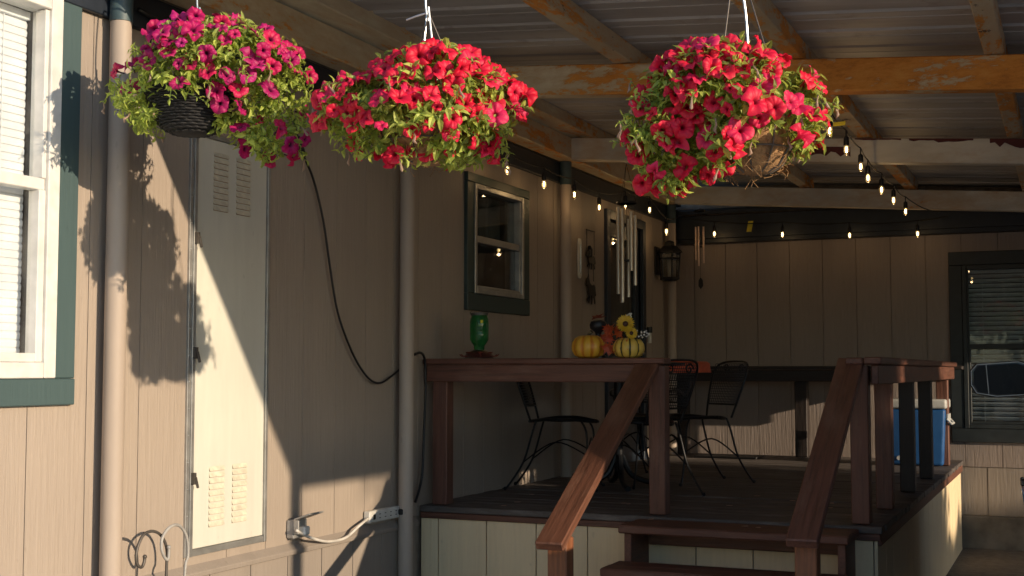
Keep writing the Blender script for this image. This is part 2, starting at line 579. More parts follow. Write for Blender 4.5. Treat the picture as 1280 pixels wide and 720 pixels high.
def window(parent, off, box, face, axis, trim_w, trim_mat, frame_mat, blind_mat, label, zoff=(0.1, 0.1, 0.1),
           blind_to=0.0, slat=0.032, glass=None, fw=0.045, split=0.5, depth=0.045, curtain=False):
    """double-hung window: part 'window' is the trim; sub-parts frame, glass, blind. axis 'y' = on X=face wall, 'x' = on Y=face wall"""
    a0, a1, z0, z1 = box
    def bx(mb, u0, u1, d0, d1, w0, w1):      # d measured outwards from the face
        if axis == 'y': mb.box(face + d0, face + d1, u0, u1, w0, w1)
        else: mb.box(u0, u1, face - d1, face - d0, w0, w1)
    tw, tb, tt = zoff
    tr = PB()
    bx(tr, a0 - tw, a0, -0.005, 0.024, z0, z1)
    bx(tr, a1, a1 + tw, -0.005, 0.024, z0, z1)
    bx(tr, a0 - tw, a1 + tw, -0.005, 0.027, z0 - tb, z0 - 0.001)
    bx(tr, a0 - tw, a1 + tw, -0.005, 0.027, z1 + 0.001, z1 + tt)
    w = tr.build('window', trim_mat, parent, bevel=0.004, off=off)
    if label: w['label'] = label
    fr = PB()
    zm = z0 + (z1 - z0) * split
    for u0, u1, w0, w1 in ((a0, a0 + fw, z0, z1), (a1 - fw, a1, z0, z1), (a0 + fw, a1 - fw, z0, z0 + fw), (a0 + fw, a1 - fw, z1 - fw, z1)):
        bx(fr, u0 + 0.001, u1 - 0.001, -0.07, 0.030, w0 + 0.001, w1 - 0.001)
    s = fw * 0.55
    bx(fr, a0 + fw, a1 - fw, -0.045, 0.012, zm - 0.022, zm + 0.022)
    for u0, u1, w0, w1 in ((a0 + fw, a0 + fw + s, z0 + fw, zm - 0.022), (a1 - fw - s, a1 - fw, z0 + fw, zm - 0.022),
                           (a0 + fw + s, a1 - fw - s, z0 + fw, z0 + fw + s),
                           (a0 + fw, a0 + fw + s * 0.6, zm + 0.022, z1 - fw), (a1 - fw - s * 0.6, a1 - fw, zm + 0.022, z1 - fw)):
        bx(fr, u0, u1, -0.035, 0.018, w0, w1)
    fr.build('frame', frame_mat, w, bevel=0.003, off=off)
    gl = PB()
    bx(gl, a0 + fw, a1 - fw, -0.020, -0.016, z0 + fw, zm - 0.022)
    bx(gl, a0 + fw, a1 - fw, -0.030, -0.026, zm + 0.022, z1 - fw)
    gl.build('glass', glass or M['glass'], w, off=off)
    if blind_mat:
        bl = PB()
        z = z0 + fw + (z1 - z0) * blind_to
        y0, y1 = a0 + fw + 0.004, a1 - fw - 0.004
        bx(bl, y0, y1, -0.11, -0.075, z1 - fw - 0.03, z1 - fw)
        while z < z1 - fw - 0.035:
            n = len(bl.v)
            if axis == 'y':
                q = [(face - 0.090, y0, z - 0.004), (face - 0.090, y1, z - 0.004), (face - 0.088, y1, z + slat * 0.5), (face - 0.088, y0, z + slat * 0.5),
                     (face - 0.096, y1, z + slat * 1.0), (face - 0.096, y0, z + slat * 1.0)]
            else:
                q = [(y0, face + 0.110, z), (y1, face + 0.110, z), (y1, face + 0.093, z + slat * 0.45), (y0, face + 0.093, z + slat * 0.45),
                     (y1, face + 0.088, z + slat * 0.8), (y0, face + 0.088, z + slat * 0.8)]
            bl.add(q, [(0, 1, 2, 3), (3, 2, 4, 5)])
            z += slat
        for u in (y0 + 0.12, (y0 + y1) / 2, y1 - 0.12):
            bx(bl, u - 0.002, u + 0.002, -0.086, -0.084, z0 + fw, z1 - fw)
        bl.build('blind', blind_mat, w, off=off)
    rm = PB()
    D = 1.1
    bx(rm, a0 - 0.35, a1 + 0.35, -D - 0.02, -D, z0 - 0.5, z1 + 0.1)
    bx(rm, a0 - 0.35, a1 + 0.35, -D, -0.121, z0 - 0.52, z0 - 0.5)
    bx(rm, a0 - 0.35, a1 + 0.35, -D, -0.121, z1 + 0.1, z1 + 0.12)
    bx(rm, a0 - 0.37, a0 - 0.35, -D, -0.121, z0 - 0.5, z1 + 0.1)
    bx(rm, a1 + 0.35, a1 + 0.37, -D, -0.121, z0 - 0.5, z1 + 0.1)
    rm.build('room_behind', M['room'], w, off=off)
    if curtain:
        cu = PB()
        n = 40
        vv, ff = [], []
        for i in range(n + 1):
            u = a0 + fw + (a1 - a0 - 2 * fw) * i / n
            d = 0.16 + 0.02 * math.sin(i * 1.7)
            for z in (z0 + (z1 - z0) * 0.50, z1 - 0.02):
                vv.append((face - d, u, z))
        for i in range(n): ff.append((2 * i, 2 * i + 2, 2 * i + 3, 2 * i + 1))
        cu.add(vv, ff)
        cu.build('curtain', M['curtain'], w, off=off)
    return w

window(home, HO, WL, XW, 'y', 0.1, M['trim_teal'], M['white_alu'], M['blind'],
       'window with teal trim and white closed blinds', (0.105, 0.10, 0.09), 0.0, 0.030, fw=0.06)
window(home, HO, WS, XW, 'y', 0.1, M['trim_green'], M['grey_alu'], None,
       'small window with wide dark green trim', (0.105, 0.11, 0.06), glass=M['glass_dark'], fw=0.035, curtain=True)

# door with dark screen, in the porch corner
d = PB()
d.box(XW - 0.02, XW + 0.03, DR[0] - 0.08, DR[0], DR[2], DR[3] + 0.08)
d.box(XW - 0.02, XW + 0.03, DR[1], DR[1] + 0.08, DR[2], DR[3] + 0.08)
d.box(XW - 0.02, XW + 0.03, DR[0], DR[1], DR[3], DR[3] + 0.08)
d.box(XW - 0.05, XW - 0.01, DR[0] + 0.002, DR[1] - 0.002, DR[2], DR[2] + 0.9)
for u0, u1, w0, w1 in ((0, 0.11, 0.9, 2.05), (0.766, 0.876, 0.9, 2.05), (0.11, 0.766, 1.93, 2.05)):
    d.box(XW - 0.05, XW - 0.01, DR[0] + 0.002 + u0, DR[0] + 0.002 + u1, DR[2] + w0, DR[2] + w1)
door = d.build('door', plain('dark_blue_door', (0.016, 0.026, 0.042), 0.45), home, bevel=0.004, off=HO)
d = PB(); d.box(XW - 0.034, XW - 0.030, DR[0] + 0.11, DR[1] - 0.11, DR[2] + 0.9, DR[2] + 1.93)
d.build('screen', M['glass_dark'], door, off=HO)
d = PB(); d.box(XW - 0.112, XW - 0.10, DR[0] - 0.05, DR[1] + 0.05, DR[2], DR[3] + 0.05)
d.build('inner_door', M['room'], door, off=HO)
d = PB(); d.tube([(XW - 0.012, DR[1] - 0.06, 1.70), (XW + 0.05, DR[1] - 0.06, 1.70), (XW + 0.055, DR[1] - 0.16, 1.70)], 0.012)
d.build('handle', M['grey_alu'], door, smooth=True, off=HO)

# access panel with louvres
pb = PB()
pb.box(XW - 0.03, XW + 0.006, PN[0] + 0.045, PN[1] - 0.02, PN[2] + 0.03, PN[3] - 0.02)
pan = pb.build('access_panel', M['panel'], home, bevel=0.003, off=HO)
pan['label'] = 'cream painted access panel with slotted vents'
fb = PB()
fb.box(XW - 0.02, XW + 0.012, PN[0], PN[0] + 0.022, PN[2], PN[3])
fb.box(XW - 0.02, XW + 0.018, PN[0] + 0.0225, PN[0] + 0.044, PN[2], PN[3])
fb.box(XW - 0.02, XW + 0.016, PN[1] - 0.019, PN[1], PN[2], PN[3])
fb.box(XW - 0.02, XW + 0.012, PN[0] + 0.0445, PN[1] - 0.0195, PN[2], PN[2] + 0.028)
fb.box(XW - 0.02, XW + 0.012, PN[0] + 0.0445, PN[1] - 0.0195, PN[3] - 0.018, PN[3])
for i in range(16): fb.ball((XW + 0.012, PN[0] + 0.011, PN[2] + 0.06 + i * 0.115), 0.005, 4)
fb.build('frame', M['grey_alu'], pan, bevel=0.002, off=HO)
for zc in (0.86, 2.26):
    for yc in (4.665, 4.835):
        lv, sl = PB(), PB()
        for i in range(10):
            z = zc + i * 0.027
            sl.box(XW + 0.0065, XW + 0.0085, yc + 0.003, yc + 0.107, z + 0.002, z + 0.010)
            lv.prism([(0.0065, 0.008), (0.012, 0.004), (0.014, 0.002), (0.0065, 0.021)], (0, 0.11, 0), (XW, yc, z + 0.002))
        v = lv.build('vent', M['louvre'], pan, off=HO)
        sl.build('slots', M['slot'], v, off=HO)
for z in (1.06, 1.60, 2.10):
    h = PB()
    h.box(XW + 0.0185, XW + 0.034, PN[0] + 0.024, PN[0] + 0.042, z, z + 0.05)
    h.tube([(XW + 0.036, PN[0] + 0.034, z + 0.03), (XW + 0.036, PN[0] + 0.05, z - 0.015)], 0.006, 6)
    h.build('latch', M['wire_dark'], pan, off=HO)

# ------------------------------------------------------------------ wing with window at the end of the porch
wing = thing('house_wing', 'shaded taupe wall across the end of the porch with a dark framed window', 'house', (-1, YB, 0))
WO = Vector((-1, YB, 0))
WB = (-0.88, 0.12, 1.04, 2.48)
sb = PB()
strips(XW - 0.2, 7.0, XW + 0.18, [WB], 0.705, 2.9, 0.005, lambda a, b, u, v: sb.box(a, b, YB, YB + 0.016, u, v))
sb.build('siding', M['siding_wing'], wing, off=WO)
sb = PB()
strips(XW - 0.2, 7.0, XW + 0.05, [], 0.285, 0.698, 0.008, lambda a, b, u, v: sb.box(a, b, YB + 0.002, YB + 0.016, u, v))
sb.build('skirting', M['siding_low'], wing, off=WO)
sb = PB()
strips(XW - 0.2, 7.0, 99, [WB], 0.0, 3.3, 0, lambda a, b, u, v: sb.box(a, b, YB + 0.0165, YB + 0.12, u, v))
sb.build('wall_core', M['backing'], wing, off=WO)
sb = PB(); sb.box(XW, 7.0, YB - 0.03, YB + 0.018, -0.05, 0.28)
sb.build('footing', M['concrete'], wing, bevel=0.01, off=WO)
sb = PB()
sb.box(XW + 0.045, 7.0, YB - 0.16, YB - 0.12, 2.80, 3.02)
sb.box(XW + 0.045, 7.0, YB - 0.119, YB - 0.001, 2.76, 2.84)
sb.build('fascia', M['trim_navy'], wing, bevel=0.004, off=WO)
sb = PB()
sb.add([(XW + 0.045, YB - 0.22, 3.03), (7, YB - 0.22, 3.03), (7, YB + 4, 3.9), (XW + 0.045, YB + 4, 3.9),
        (XW + 0.045, YB - 0.22, 3.06), (7, YB - 0.22, 3.06), (7, YB + 4, 3.93), (XW + 0.045, YB + 4, 3.93)],
       [(3, 2, 1, 0), (4, 5, 6, 7), (0, 1, 5, 4), (1, 2, 6, 5), (2, 3, 7, 6), (3, 0, 4, 7)])
sb.build('roof', M['trim_navy'], wing, off=WO)
window(wing, WO, WB, YB, 'x', 0.1, M['trim_slate'], M['trim_slate'], M['blind_dim'], None,
       (0.11, 0.12, 0.12), 0.02, 0.042, glass=M['glass_wing'], fw=0.04)

# ------------------------------------------------------------------ carport roof on steel frame
SL = 0.074                                     # fall of the roof away from the house
def zb(x): return 3.10 - SL * (x + 3.42)       # underside of the cross beams
BEAMS = (3.90, 6.40, 8.78, 11.45)
XR = 3.15
port = thing('carport_roof', 'rusty steel framed carport roof over the porch with corrugated sheet', 'carport', (0, 8, 0))
PO = Vector((0, 8, 0))
BH = 0.165
for i, y in enumerate(BEAMS):
    b = PB()
    x0, x1 = -3.34, XR
    if i == 0: x0 = -3.5
    y0, y1 = y - 0.05, y + 0.05
    b.add([(x0, y0, zb(x0)), (x1, y0, zb(x1)), (x1, y1, zb(x1)), (x0, y1, zb(x0)),
           (x0, y0, zb(x0) + BH), (x1, y0, zb(x1) + BH), (x1, y1, zb(x1) + BH), (x0, y1, zb(x0) + BH)],
          [(3, 2, 1, 0), (4, 5, 6, 7), (0, 1, 5, 4), (1, 2, 6, 5), (2, 3, 7, 6), (3, 0, 4, 7)])
    o = b.build('beam', M['rust_heavy'] if i < 2 else M['rust_white'], port, bevel=0.006, off=PO)
    if i == 1: o['label'] = 'orange rusted cross beam'
# flaked primer on the white beam
rng = random.Random(3)
fl = PB()
def flake(x0, x1, y, zlo, zhi):
    n = max(6, int((x1 - x0) / 0.03))
    top = [(x0 + (x1 - x0) * i / n, zhi) for i in range(n + 1)]
    bot = [(x0 + (x1 - x0) * i / n, zlo + (zhi - zlo) * 0.6 * rng.random() * (0 if 0 < i < n and rng.random() < .3 else 1)) for i in range(n + 1)]
    vv, ff = [], []
    for (a, tz), (b_, bz) in zip(top, bot):
        z0 = zb(a)
        vv += [(a, y, z0 + bz), (a, y, z0 + tz)]
    for i in range(n): ff.append((2 * i, 2 * i + 2, 2 * i + 3, 2 * i + 1))
    fl.add(vv, ff)
flake(-1.75, -1.33, 8.7265, 0.035, 0.105)
flake(-0.95, -0.55, 8.7265, 0.135, 0.162)
flake(-0.45, 0.6, 8.7265, 0.10, 0.162)
flake(-1.30, -1.0, 8.7265, 0.150, 0.162)
fo = fl.build('flaked_primer', M['flake'], port, off=PO)
# header along the house, two lengths one over the other
b = PB(); b.box(-3.47, -3.34, 4.035, 11.55, 3.105, 3.262)
b.build('header_beam', M['rust_header'], port, bevel=0.006, off=PO)
b = PB(); b.box(-3.40, -3.20, 3.95, 11.6, 3.272, 3.40)
b.build('header_beam', M['rust_header'], port, bevel=0.006, off=PO)
PUR = (-2.14, -1.24, -0.30, 0.62, 1.54, 2.46)
for x in PUR:
    b = PB()
    z = zb(x) + BH + 0.004
    b.box(x - 0.045, x + 0.045, 3.95, 11.6, z, z + 0.10)
    b.build('purlin', M['rust_purlin'], port, bevel=0.005, off=PO)
b = PB()
b.box(3.155, 3.195, 3.86, 11.5, zb(3.17) - 0.02, zb(3.17) + BH + 0.100)  # unseen board added to stop sun passing between sheet and beams
b.build('sun_stop_board', M['rust_header'], port, bevel=0.006, off=PO)
# corrugated sheet: ribs across the slope
sh = PB()
prof = []
y = 3.82
while y < 12.7:
    for dy, dz in ((0, 0), (0.014, 0.020), (0.040, 0.020), (0.054, 0), (0.145, 0), (0.149, 0.006), (0.157, 0.006), (0.161, 0)):
        prof.append((y + dy, dz))
    y += 0.34
vv, ff = [], []
XS = (-3.52, -2.0, -0.5, 1.0, 3.25)
for x in XS:
    for (yy, dz) in prof: vv.append((x, yy, zb(x) + BH + 0.107 + dz))
n = len(prof)
for i in range(len(XS) - 1):
    for k in range(n - 1): ff.append((i * n + k, (i + 1) * n + k, (i + 1) * n + k + 1, i * n + k + 1))
m = len(vv)
vv += [(a, b_, c_ + 0.002) for a, b_, c_ in vv]
ff += [tuple(m + j for j in reversed(q)) for q in list(ff)]
sh.add(vv, ff)
sh.build('roof_sheet', M['roof'], port, off=PO)
for i, y in enumerate((3.97, 6.37, 8.85, 11.60)):
    b = PB()
    r = 0.042
    b.tube([(-3.43, y, 0), (-3.43, y, 0.8), (-3.43, y, 2.93)], r, 20)
    o = b.build('post', M['pipe'], port, smooth='auto', off=PO)
    b = PB(); b.tube([(-3.43, y, 2.931), (-3.43, y, 3.104)], r + 0.003, 20)
    b.build('post_cap', M['pipe_top'], o, smooth='auto', off=PO)
for y in BEAMS:
    b = PB(); b.tube([(3.02, y, 0), (3.02, y, zb(3.02) + 0.003)], 0.05, 16)
    b.build('post', M['pipe'], port, smooth='auto', off=PO)

# ------------------------------------------------------------------ deck, rails and steps
DZ, YF, YK, XL, XRt = 0.77, 6.66, 11.85, -3.484, -0.92
deck = thing('porch_deck', 'raised dark stained wooden deck with cream skirting, rails and front steps', 'deck', (-2.2, 9, 0))
DO = Vector((-2.2, 9, 0))
rng = random.Random(11)
fb = PB()
y = YF - 0.02
while y < YK:
    w = 0.138
    fb.box(XL, XRt + 0.03 + rng.uniform(-.004, .004), y, min(y + w, YK), DZ - 0.036, DZ + rng.uniform(-.003, .002))
    y += 0.145
fb.build('floor_boards', M['deck'], deck, bevel=0.004, off=DO)
fb = PB()
fb.box(XL, XRt + 0.022, YF - 0.015, YF + 0.022, DZ - 0.072, DZ - 0.038)
fb.build('fascia', M['wood_x'], deck, bevel=0.004, off=DO)
fb = PB()
fb.box(XRt - 0.015, XRt + 0.022, YF + 0.024, YK, DZ - 0.10, DZ - 0.038)
fb.build('fascia', M['wood_y'], deck, bevel=0.004, off=DO)
sb = PB()
strips(XL, XRt + 0.005, XL + 0.11, [], 0.0, DZ - 0.074, 0.007, lambda a, b, u, v: sb.box(a, b, YF + 0.002, YF + 0.016, u, v))
sb.build('skirting', M['cream_skirt'], deck, off=DO)
sb = PB()
strips(YF + 0.018, YK, YF + 0.31, [], 0.0, DZ - 0.102, 0.007, lambda a, b, u, v: sb.box(XRt - 0.010, XRt + 0.005, a, b, u, v))
sb.build('skirting', M['cream_skirt'], deck, off=DO)
sb = PB()
sb.box(XL, XRt - 0.012, YF + 0.018, YF + 0.04, 0, DZ - 0.105)
sb.box(XRt - 0.04, XRt - 0.012, YF + 0.042, YK, 0, DZ - 0.105)
sb.build('skirting_frame', M['backing'], deck, off=DO)

PW = 0.092
RT = 1.618
def post(x, y, z0, z1, mat='wood_z', w=PW):
    b = PB(); b.box(x - w / 2, x + w / 2, y - w / 2, y + w / 2, z0, z1)
    return b.build('post', M[mat], deck, bevel=0.005, off=DO)
ZP = DZ + 0.003
post(-3.385, 6.74, ZP, 1.497)
post(-2.07, 6.74, ZP, 1.575)
post(-1.00, 6.74, ZP, 1.575)
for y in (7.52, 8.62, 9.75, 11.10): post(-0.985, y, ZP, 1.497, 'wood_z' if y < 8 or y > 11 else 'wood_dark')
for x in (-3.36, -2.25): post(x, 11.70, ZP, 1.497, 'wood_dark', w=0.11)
# front rail
b = PB(); b.box(-3.47, -2.16, 6.676, 6.714, 1.485, 1.583)
b.build('rail', M['wood_x'], deck, bevel=0.005, off=DO)
b = PB(); b.box(-3.485, -2.02, 6.668, 6.81, 1.584, RT)
b.build('rail_cap', M['wood_x'], deck, bevel=0.006, off=DO)
# right rail
b = PB(); b.box(-0.938, -0.90, 6.70, 11.25, 1.478, 1.578)
b.build('rail', M['wood_y'], deck, bevel=0.005, off=DO)
b = PB()
b.box(-1.06, -0.972, 6.66, 11.32, 1.580, RT - 0.003)
b.box(-0.968, -0.88, 6.66, 11.28, 1.580, RT)
b.build('rail_cap', M['wood_y'], deck, bevel=0.006, off=DO)
# back rail
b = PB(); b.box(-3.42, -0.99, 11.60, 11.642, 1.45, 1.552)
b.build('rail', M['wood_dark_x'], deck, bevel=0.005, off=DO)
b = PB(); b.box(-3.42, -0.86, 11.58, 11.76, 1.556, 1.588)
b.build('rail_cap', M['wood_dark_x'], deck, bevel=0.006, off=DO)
# steps
SX0, SX1 = -2.14, -1.02
for i, (z, y0, y1) in enumerate(((0.757, 6.30, 6.642), (0.578, 6.02, 6.31), (0.395, 5.73, 6.02), (0.212, 5.44, 5.73))):
    b = PB()
    ym = (y0 + y1) / 2
    b.box(SX0 - 0.02, SX1 + 0.02, y0, ym - 0.004, z - 0.042, z)
    b.box(SX0 - 0.02, SX1 + 0.02, ym + 0.004, y1, z - 0.042, z - 0.002)
    b.build('tread', M['wood_x'], deck, bevel=0.007, off=DO)
for x in (SX0 + 0.02, SX1 - 0.02):
    b = PB()
    poly = [(6.64, 0.712), (6.34, 0.712), (6.34, 0.533), (6.05, 0.533), (6.05, 0.350), (5.76, 0.350), (5.76, 0.167), (5.48, 0.167), (5.48, 0.0), (5.75, 0.0), (6.64, 0.42)]
    b.prism(poly, (0.038, 0, 0), (x - 0.019, 0, 0), ((0, 1, 0), (0, 0, 1)))
    b.build('stringer', M['wood_y'], deck, bevel=0.003, off=DO)
b = PB(); b.box(SX0 + 0.05, SX1 - 0.05, 6.60, 6.642, 0.625, 0.705)
b.build('step_brace', M['wood_worn'], deck, bevel=0.005, off=DO)
# sloping handrails, built along local x
for (xa, mat, yn) in ((-2.12, 'wood_worn', 5.35), (-1.04, 'wood_x', 5.44)):
    A = Vector((xa, 6.74, 1.598))
    B = A + Vector((0, -1.38, -0.763)) * (1.075 if xa < -2 else 1.0)
    L = (B - A).length
    b = MB(); b.box(0, L, -0.066, 0.066, -0.021, 0.021)
    d = (B - A).normalized()
    s = Vector((1, 0, 0))
    mtx = Matrix((d, s, d.cross(s))).transposed()
    o = b.build('handrail', M[mat], deck, bevel=0.006)
    o.location = A - DO
    o.rotation_euler = mtx.to_euler()
    b = PB(); b.box(xa - PW / 2, xa + PW / 2, yn, yn + PW, 0.0, 0.855 - (5.44 - yn) * 0.553)
    b.build('newel', M['wood_new'], deck, bevel=0.005, off=DO)

# ------------------------------------------------------------------ hanging baskets of petunias
rng = random.Random(5)
M['leaf_a'] = leaf_mat('petunia_leaf', (0.13, 0.21, 0.035), (0.56, 0.64, 0.13), 0.45)
M['stem'] = plain('petunia_stem', (0.09, 0.15, 0.03), 0.6)
M['wilt'] = leaf_mat('wilted_bloom', (0.30, 0.20, 0.14), (0.55, 0.40, 0.30), 0.4)
M['petal_magenta'] = petal_mat('magenta_petal', [(0.60, 0.006, 0.14), (0.40, 0.006, 0.13), (0.68, 0.010, 0.09), (0.50, 0.015, 0.22)], (0.05, 0.0, 0.03))
M['petal_red'] = petal_mat('pink_red_petal', [(0.80, 0.006, 0.042), (0.84, 0.010, 0.062), (0.76, 0.006, 0.034), (0.82, 0.024, 0.15)], (0.30, 0.002, 0.02))

def petunia_mesh(seed, mat):
    r_ = random.Random(seed)
    prof = [(0.0025, -0.036), (0.0035, -0.022), (0.006, -0.009), (0.013, -0.001), (0.025, 0.003), (0.0365, 0.003), (0.041, 0.0)]
    n = 40
    vs_, fs, rad = [], [], []
    ph = r_.random() * 6
    lobe = [r_.uniform(0.92, 1.08) for _ in range(5)]
    curl = [r_.uniform(-0.016, 0.010) for _ in range(5)]
    cup = r_.uniform(-0.25, 0.25)
    for i, (r, z) in enumerate(prof):
        q = i / (len(prof) - 1)
        for k in range(n):
            th = 2 * PI * k / n
            l5 = int(5 * k / n) % 5
            u = (5 * k / n) % 1.0
            notch = abs(math.cos(PI * u)) ** 3
            lw = lobe[l5] * (1 - notch) + (lobe[l5] + lobe[(l5 + (1 if u > .5 else -1)) % 5]) / 2 * notch
            rr = r * (1 + q * q * ((lw - 1) - 0.10 * notch))
            zz = z + q * q * (curl[l5] * (1 - notch) + 0.0045 * math.sin(3 * th + ph) + 0.0028 * math.sin(11 * th + ph) - 0.003 * (1 - notch) + 0.004 * notch) + cup * 0.02 * q * q
            vs_.append((rr * math.cos(th), rr * math.sin(th), zz))
            rad.append(r / 0.041)
    for i in range(len(prof) - 1):
        for k in range(n):
            fs.append((i * n + k, i * n + (k + 1) % n, (i + 1) * n + (k + 1) % n, (i + 1) * n + k))
    me = bpy.data.meshes.new('petunia_flower')
    me.from_pydata(vs_, [], fs)
    a = me.attributes.new('rad', 'FLOAT', 'POINT')
    a.data.foreach_set('value', rad)
    for p in me.polygons: p.use_smooth = True
    me.materials.append(mat)
    return me

def frame_to(nrm, roll):
    z = Vector(nrm).normalized()
    x = z.orthogonal().normalized()
    y = z.cross(x)
    m = Matrix((x, y, z)).transposed()
    return m @ Matrix.Rotation(roll, 3, 'Z')

def add_leaf(mb, p, d, up, ln, w):
    d = d.normalized()
    s = d.cross(up)
    if s.length < 1e-4: s = d.orthogonal()
    s = s.normalized() * w
    u = s.cross(d).normalized()
    f = ln * 0.16
    pts = [p, p + d * ln * 0.4 + s - u * f * 0.1 + u * f, p + d * ln * 0.75 + s * 0.7 - u * f * 0.6 + u * f * 0.6, p + d * ln - u * f * 1.6,
           p + d * ln * 0.75 - s * 0.7 - u * f * 0.6 + u * f * 0.6, p + d * ln * 0.4 - s - u * f * 0.1 + u * f, p + d * ln * 0.5]
    mb.add(pts, [(0, 1, 6), (1, 2, 3, 6), (6, 3, 4, 5), (0, 6, 5)])

def inside(p, lobes):
    v = 9
    for (cx, cy, cz, rx, ry, rz) in lobes:
        v = min(v, ((p.x - cx) / rx) ** 2 + ((p.y - cy) / ry) ** 2 + ((p.z - cz) / rz) ** 2)
    return v

def basket(label, centre, lobes_px, bowl_px, bowl_mat, skip, nfl, fl_prob, pmat, seed, nsprig, wires, leaf, bowl_r=0.16):
    r_ = random.Random(seed)
    cx, cy = centre
    Y0 = 3.80
    c0 = at(cx, cy, Y=Y0)
    depth = (CAMR.transposed() @ (c0 - Vector((0, 0, EYE)))).z * -1
    k = depth / FPX
    bx, by = bowl_px                        # bowl rim centre
    rim = Vector(((bx - cx) * k, 0, (cy - by) * k))
    Rz = Matrix.Rotation(YAW, 3, 'Z')
    base = c0 + Rz @ (rim - Vector((0, 0, 0.15)))
    root = thing('hanging_flower_basket', label, 'flower basket', base, YAW, 'hanging petunia baskets along the carport edge')
    sh_ = Vector((0, 0, 0.15)) - rim        # centre coords -> root local
    def loc(p): return Vector(p) + sh_
    lobes = []
    for (lx, ly, rx, ry, *dp) in lobes_px:
        x, z, a, b = (lx - cx) * k, (cy - ly) * k, rx * k, ry * k
        side = min(1.0, abs(x) / 0.35)
        lobes.append((x, 0.0, z, a, dp[0] if dp else min(0.36, max(a * 1.0, b)) * (1 - 0.3 * side), b))
    lobes = [tuple(q) for q in lobes]
    skp = [((sx - cx) * k, (cy - sy) * k, sa * k, sb_ * k) for sx, sy, sa, sb_ in skip]
    def hidden(p):
        return any(p.y < 0.02 and ((p.x - a) / c_) ** 2 + ((p.z - b) / d_) ** 2 < 1 for a, b, c_, d_ in skp)
    # bowl
    bm_ = MB()
    prof = [(bowl_r * 0.35, 0.0), (bowl_r * 0.62, 0.02), (bowl_r * 0.86, 0.07), (bowl_r, 0.15), (bowl_r * 1.02, 0.158), (bowl_r * 0.9, 0.15)]
    fine = []
    for i in range(len(prof) - 1):
        for j in range(6):
            tt = j / 6
            fine.append((prof[i][0] * (1 - tt) + prof[i + 1][0] * tt, prof[i][1] * (1 - tt) + prof[i + 1][1] * tt))
    fine.append(prof[-1])
    bumpy = (lambda th, i: 1 + 0.018 * (1 if (int(th / (2 * PI) * 36) + i) % 2 else -1)) if bowl_mat == 'wicker' else (lambda th, i: 1 + 0.05 * mnoise.noise(Vector((3 * math.cos(th), 3 * math.sin(th), i * 0.4 + seed))))
    bm_.lathe(fine, 72, (0, 0, 0), bumpy)
    bowl = bm_.build('basket_bowl', M[bowl_mat], root, smooth='auto')
    if bowl_mat == 'wicker':
        w = MB()
        for j in range(17):
            tt = j / 16
            z = 0.006 + tt * 0.148
            r0 = next(a[0] + (b2[0] - a[0]) * (z - a[1]) / (b2[1] - a[1]) for a, b2 in zip(prof, prof[1:]) if a[1] <= z <= b2[1] or b2[1] == 0.158)
            w.tube([((r0 + 0.003 + 0.004 * math.sin(18 * q * 2 * PI / 108 + PI * j)) * math.cos(2 * PI * q / 108), (r0 + 0.003 + 0.004 * math.sin(18 * q * 2 * PI / 108 + PI * j)) * math.sin(2 * PI * q / 108), z) for q in range(108)], 0.0044, 6, closed=True)
        w.build('weave', M['wicker'], bowl, smooth=True)
    if bowl_mat == 'coco':
        w = MB()
        for q in range(10):
            th = 2 * PI * q / 10
            w.tube([(math.cos(th) * r * 1.06, math.sin(th) * r * 1.06, z) for r, z in prof[:5]], 0.003, 6)
        for r, z in (prof[2], prof[4]):
            w.tube([(math.cos(2 * PI * q / 30) * r * 1.06, math.sin(2 * PI * q / 30) * r * 1.06, z) for q in range(30)], 0.003, 6, closed=True)
        w.build('wire_frame', M['wire_dark'], bowl)
        fb_ = MB()
        for q in range(260):
            th, tz = r_.random() * 2 * PI, r_.random()
            r = bowl_r * (0.5 + 0.5 * tz ** 0.6)
            p = Vector((math.cos(th) * r, math.sin(th) * r, tz * 0.15))
            d = Vector((r_.uniform(-1, 1), r_.uniform(-1, 1), r_.uniform(-1.3, .3))) * 0.035
            fb_.tube(spline([p, p + d * 0.5 + Vector((math.cos(th), math.sin(th), 0)) * 0.012, p + d], 3), 0.0009, 4)
        fb_.build('loose_fibres', M['coco'], bowl)
    # hanger
    hg = MB()
    top = Vector((0, 0, 0)) + Vector((wires['x'] * k, 0, 0)) + Vector((0, 0, 3.10 - base.z))
    mid = top - Vector((0, 0, wires['drop']))
    for q in range(3):
        th = 2 * PI * q / 3 + wires['rot']
        hg.tube([mid, (math.cos(th) * bowl_r, math.sin(th) * bowl_r, 0.155)], 0.0022, 6)
    hg.build('hanger_wires', M['wire_dark'], root)
    hk = MB()
    hook = [mid + Vector((0, 0, -0.03)), mid + Vector((-.01, 0, 0.05)), top + Vector((0, 0, -0.05)), top + Vector((0.02, 0, 0.01)), top + Vector((0.03, 0.05, -0.02))]
    hk.tube(spline(hook, 6), 0.004, 8)
    hk.tube(spline([mid + Vector((0, 0, 0.02)), mid + Vector((0.012, 0, -0.09)), mid + Vector((0.028, 0, -0.20)), mid + Vector((0.036, 0, -0.36))], 5), 0.0042, 8)
    if wires.get('fancy'):
        hk.tube([mid + Vector((0, 0, 0.0)), mid + Vector((-0.04, 0, -0.012)), mid + Vector((-0.075, 0, -0.026))], 0.0035, 6)
        hk.tube([mid + Vector((-0.036, 0, -0.235)), mid + Vector((0.03, 0, -0.24))], 0.0035, 6)
        hk.tube([mid + Vector((-0.005, 0, 0)), mid + Vector((-0.036, 0, -0.36))], 0.003, 6)
    hk.build('hook', M['wire'], root, smooth='auto')
    # foliage on short trailing sprigs
    fo_, st, spent = MB(), MB(), []
    made = 0
    guard = 0
    core = Vector(rim)
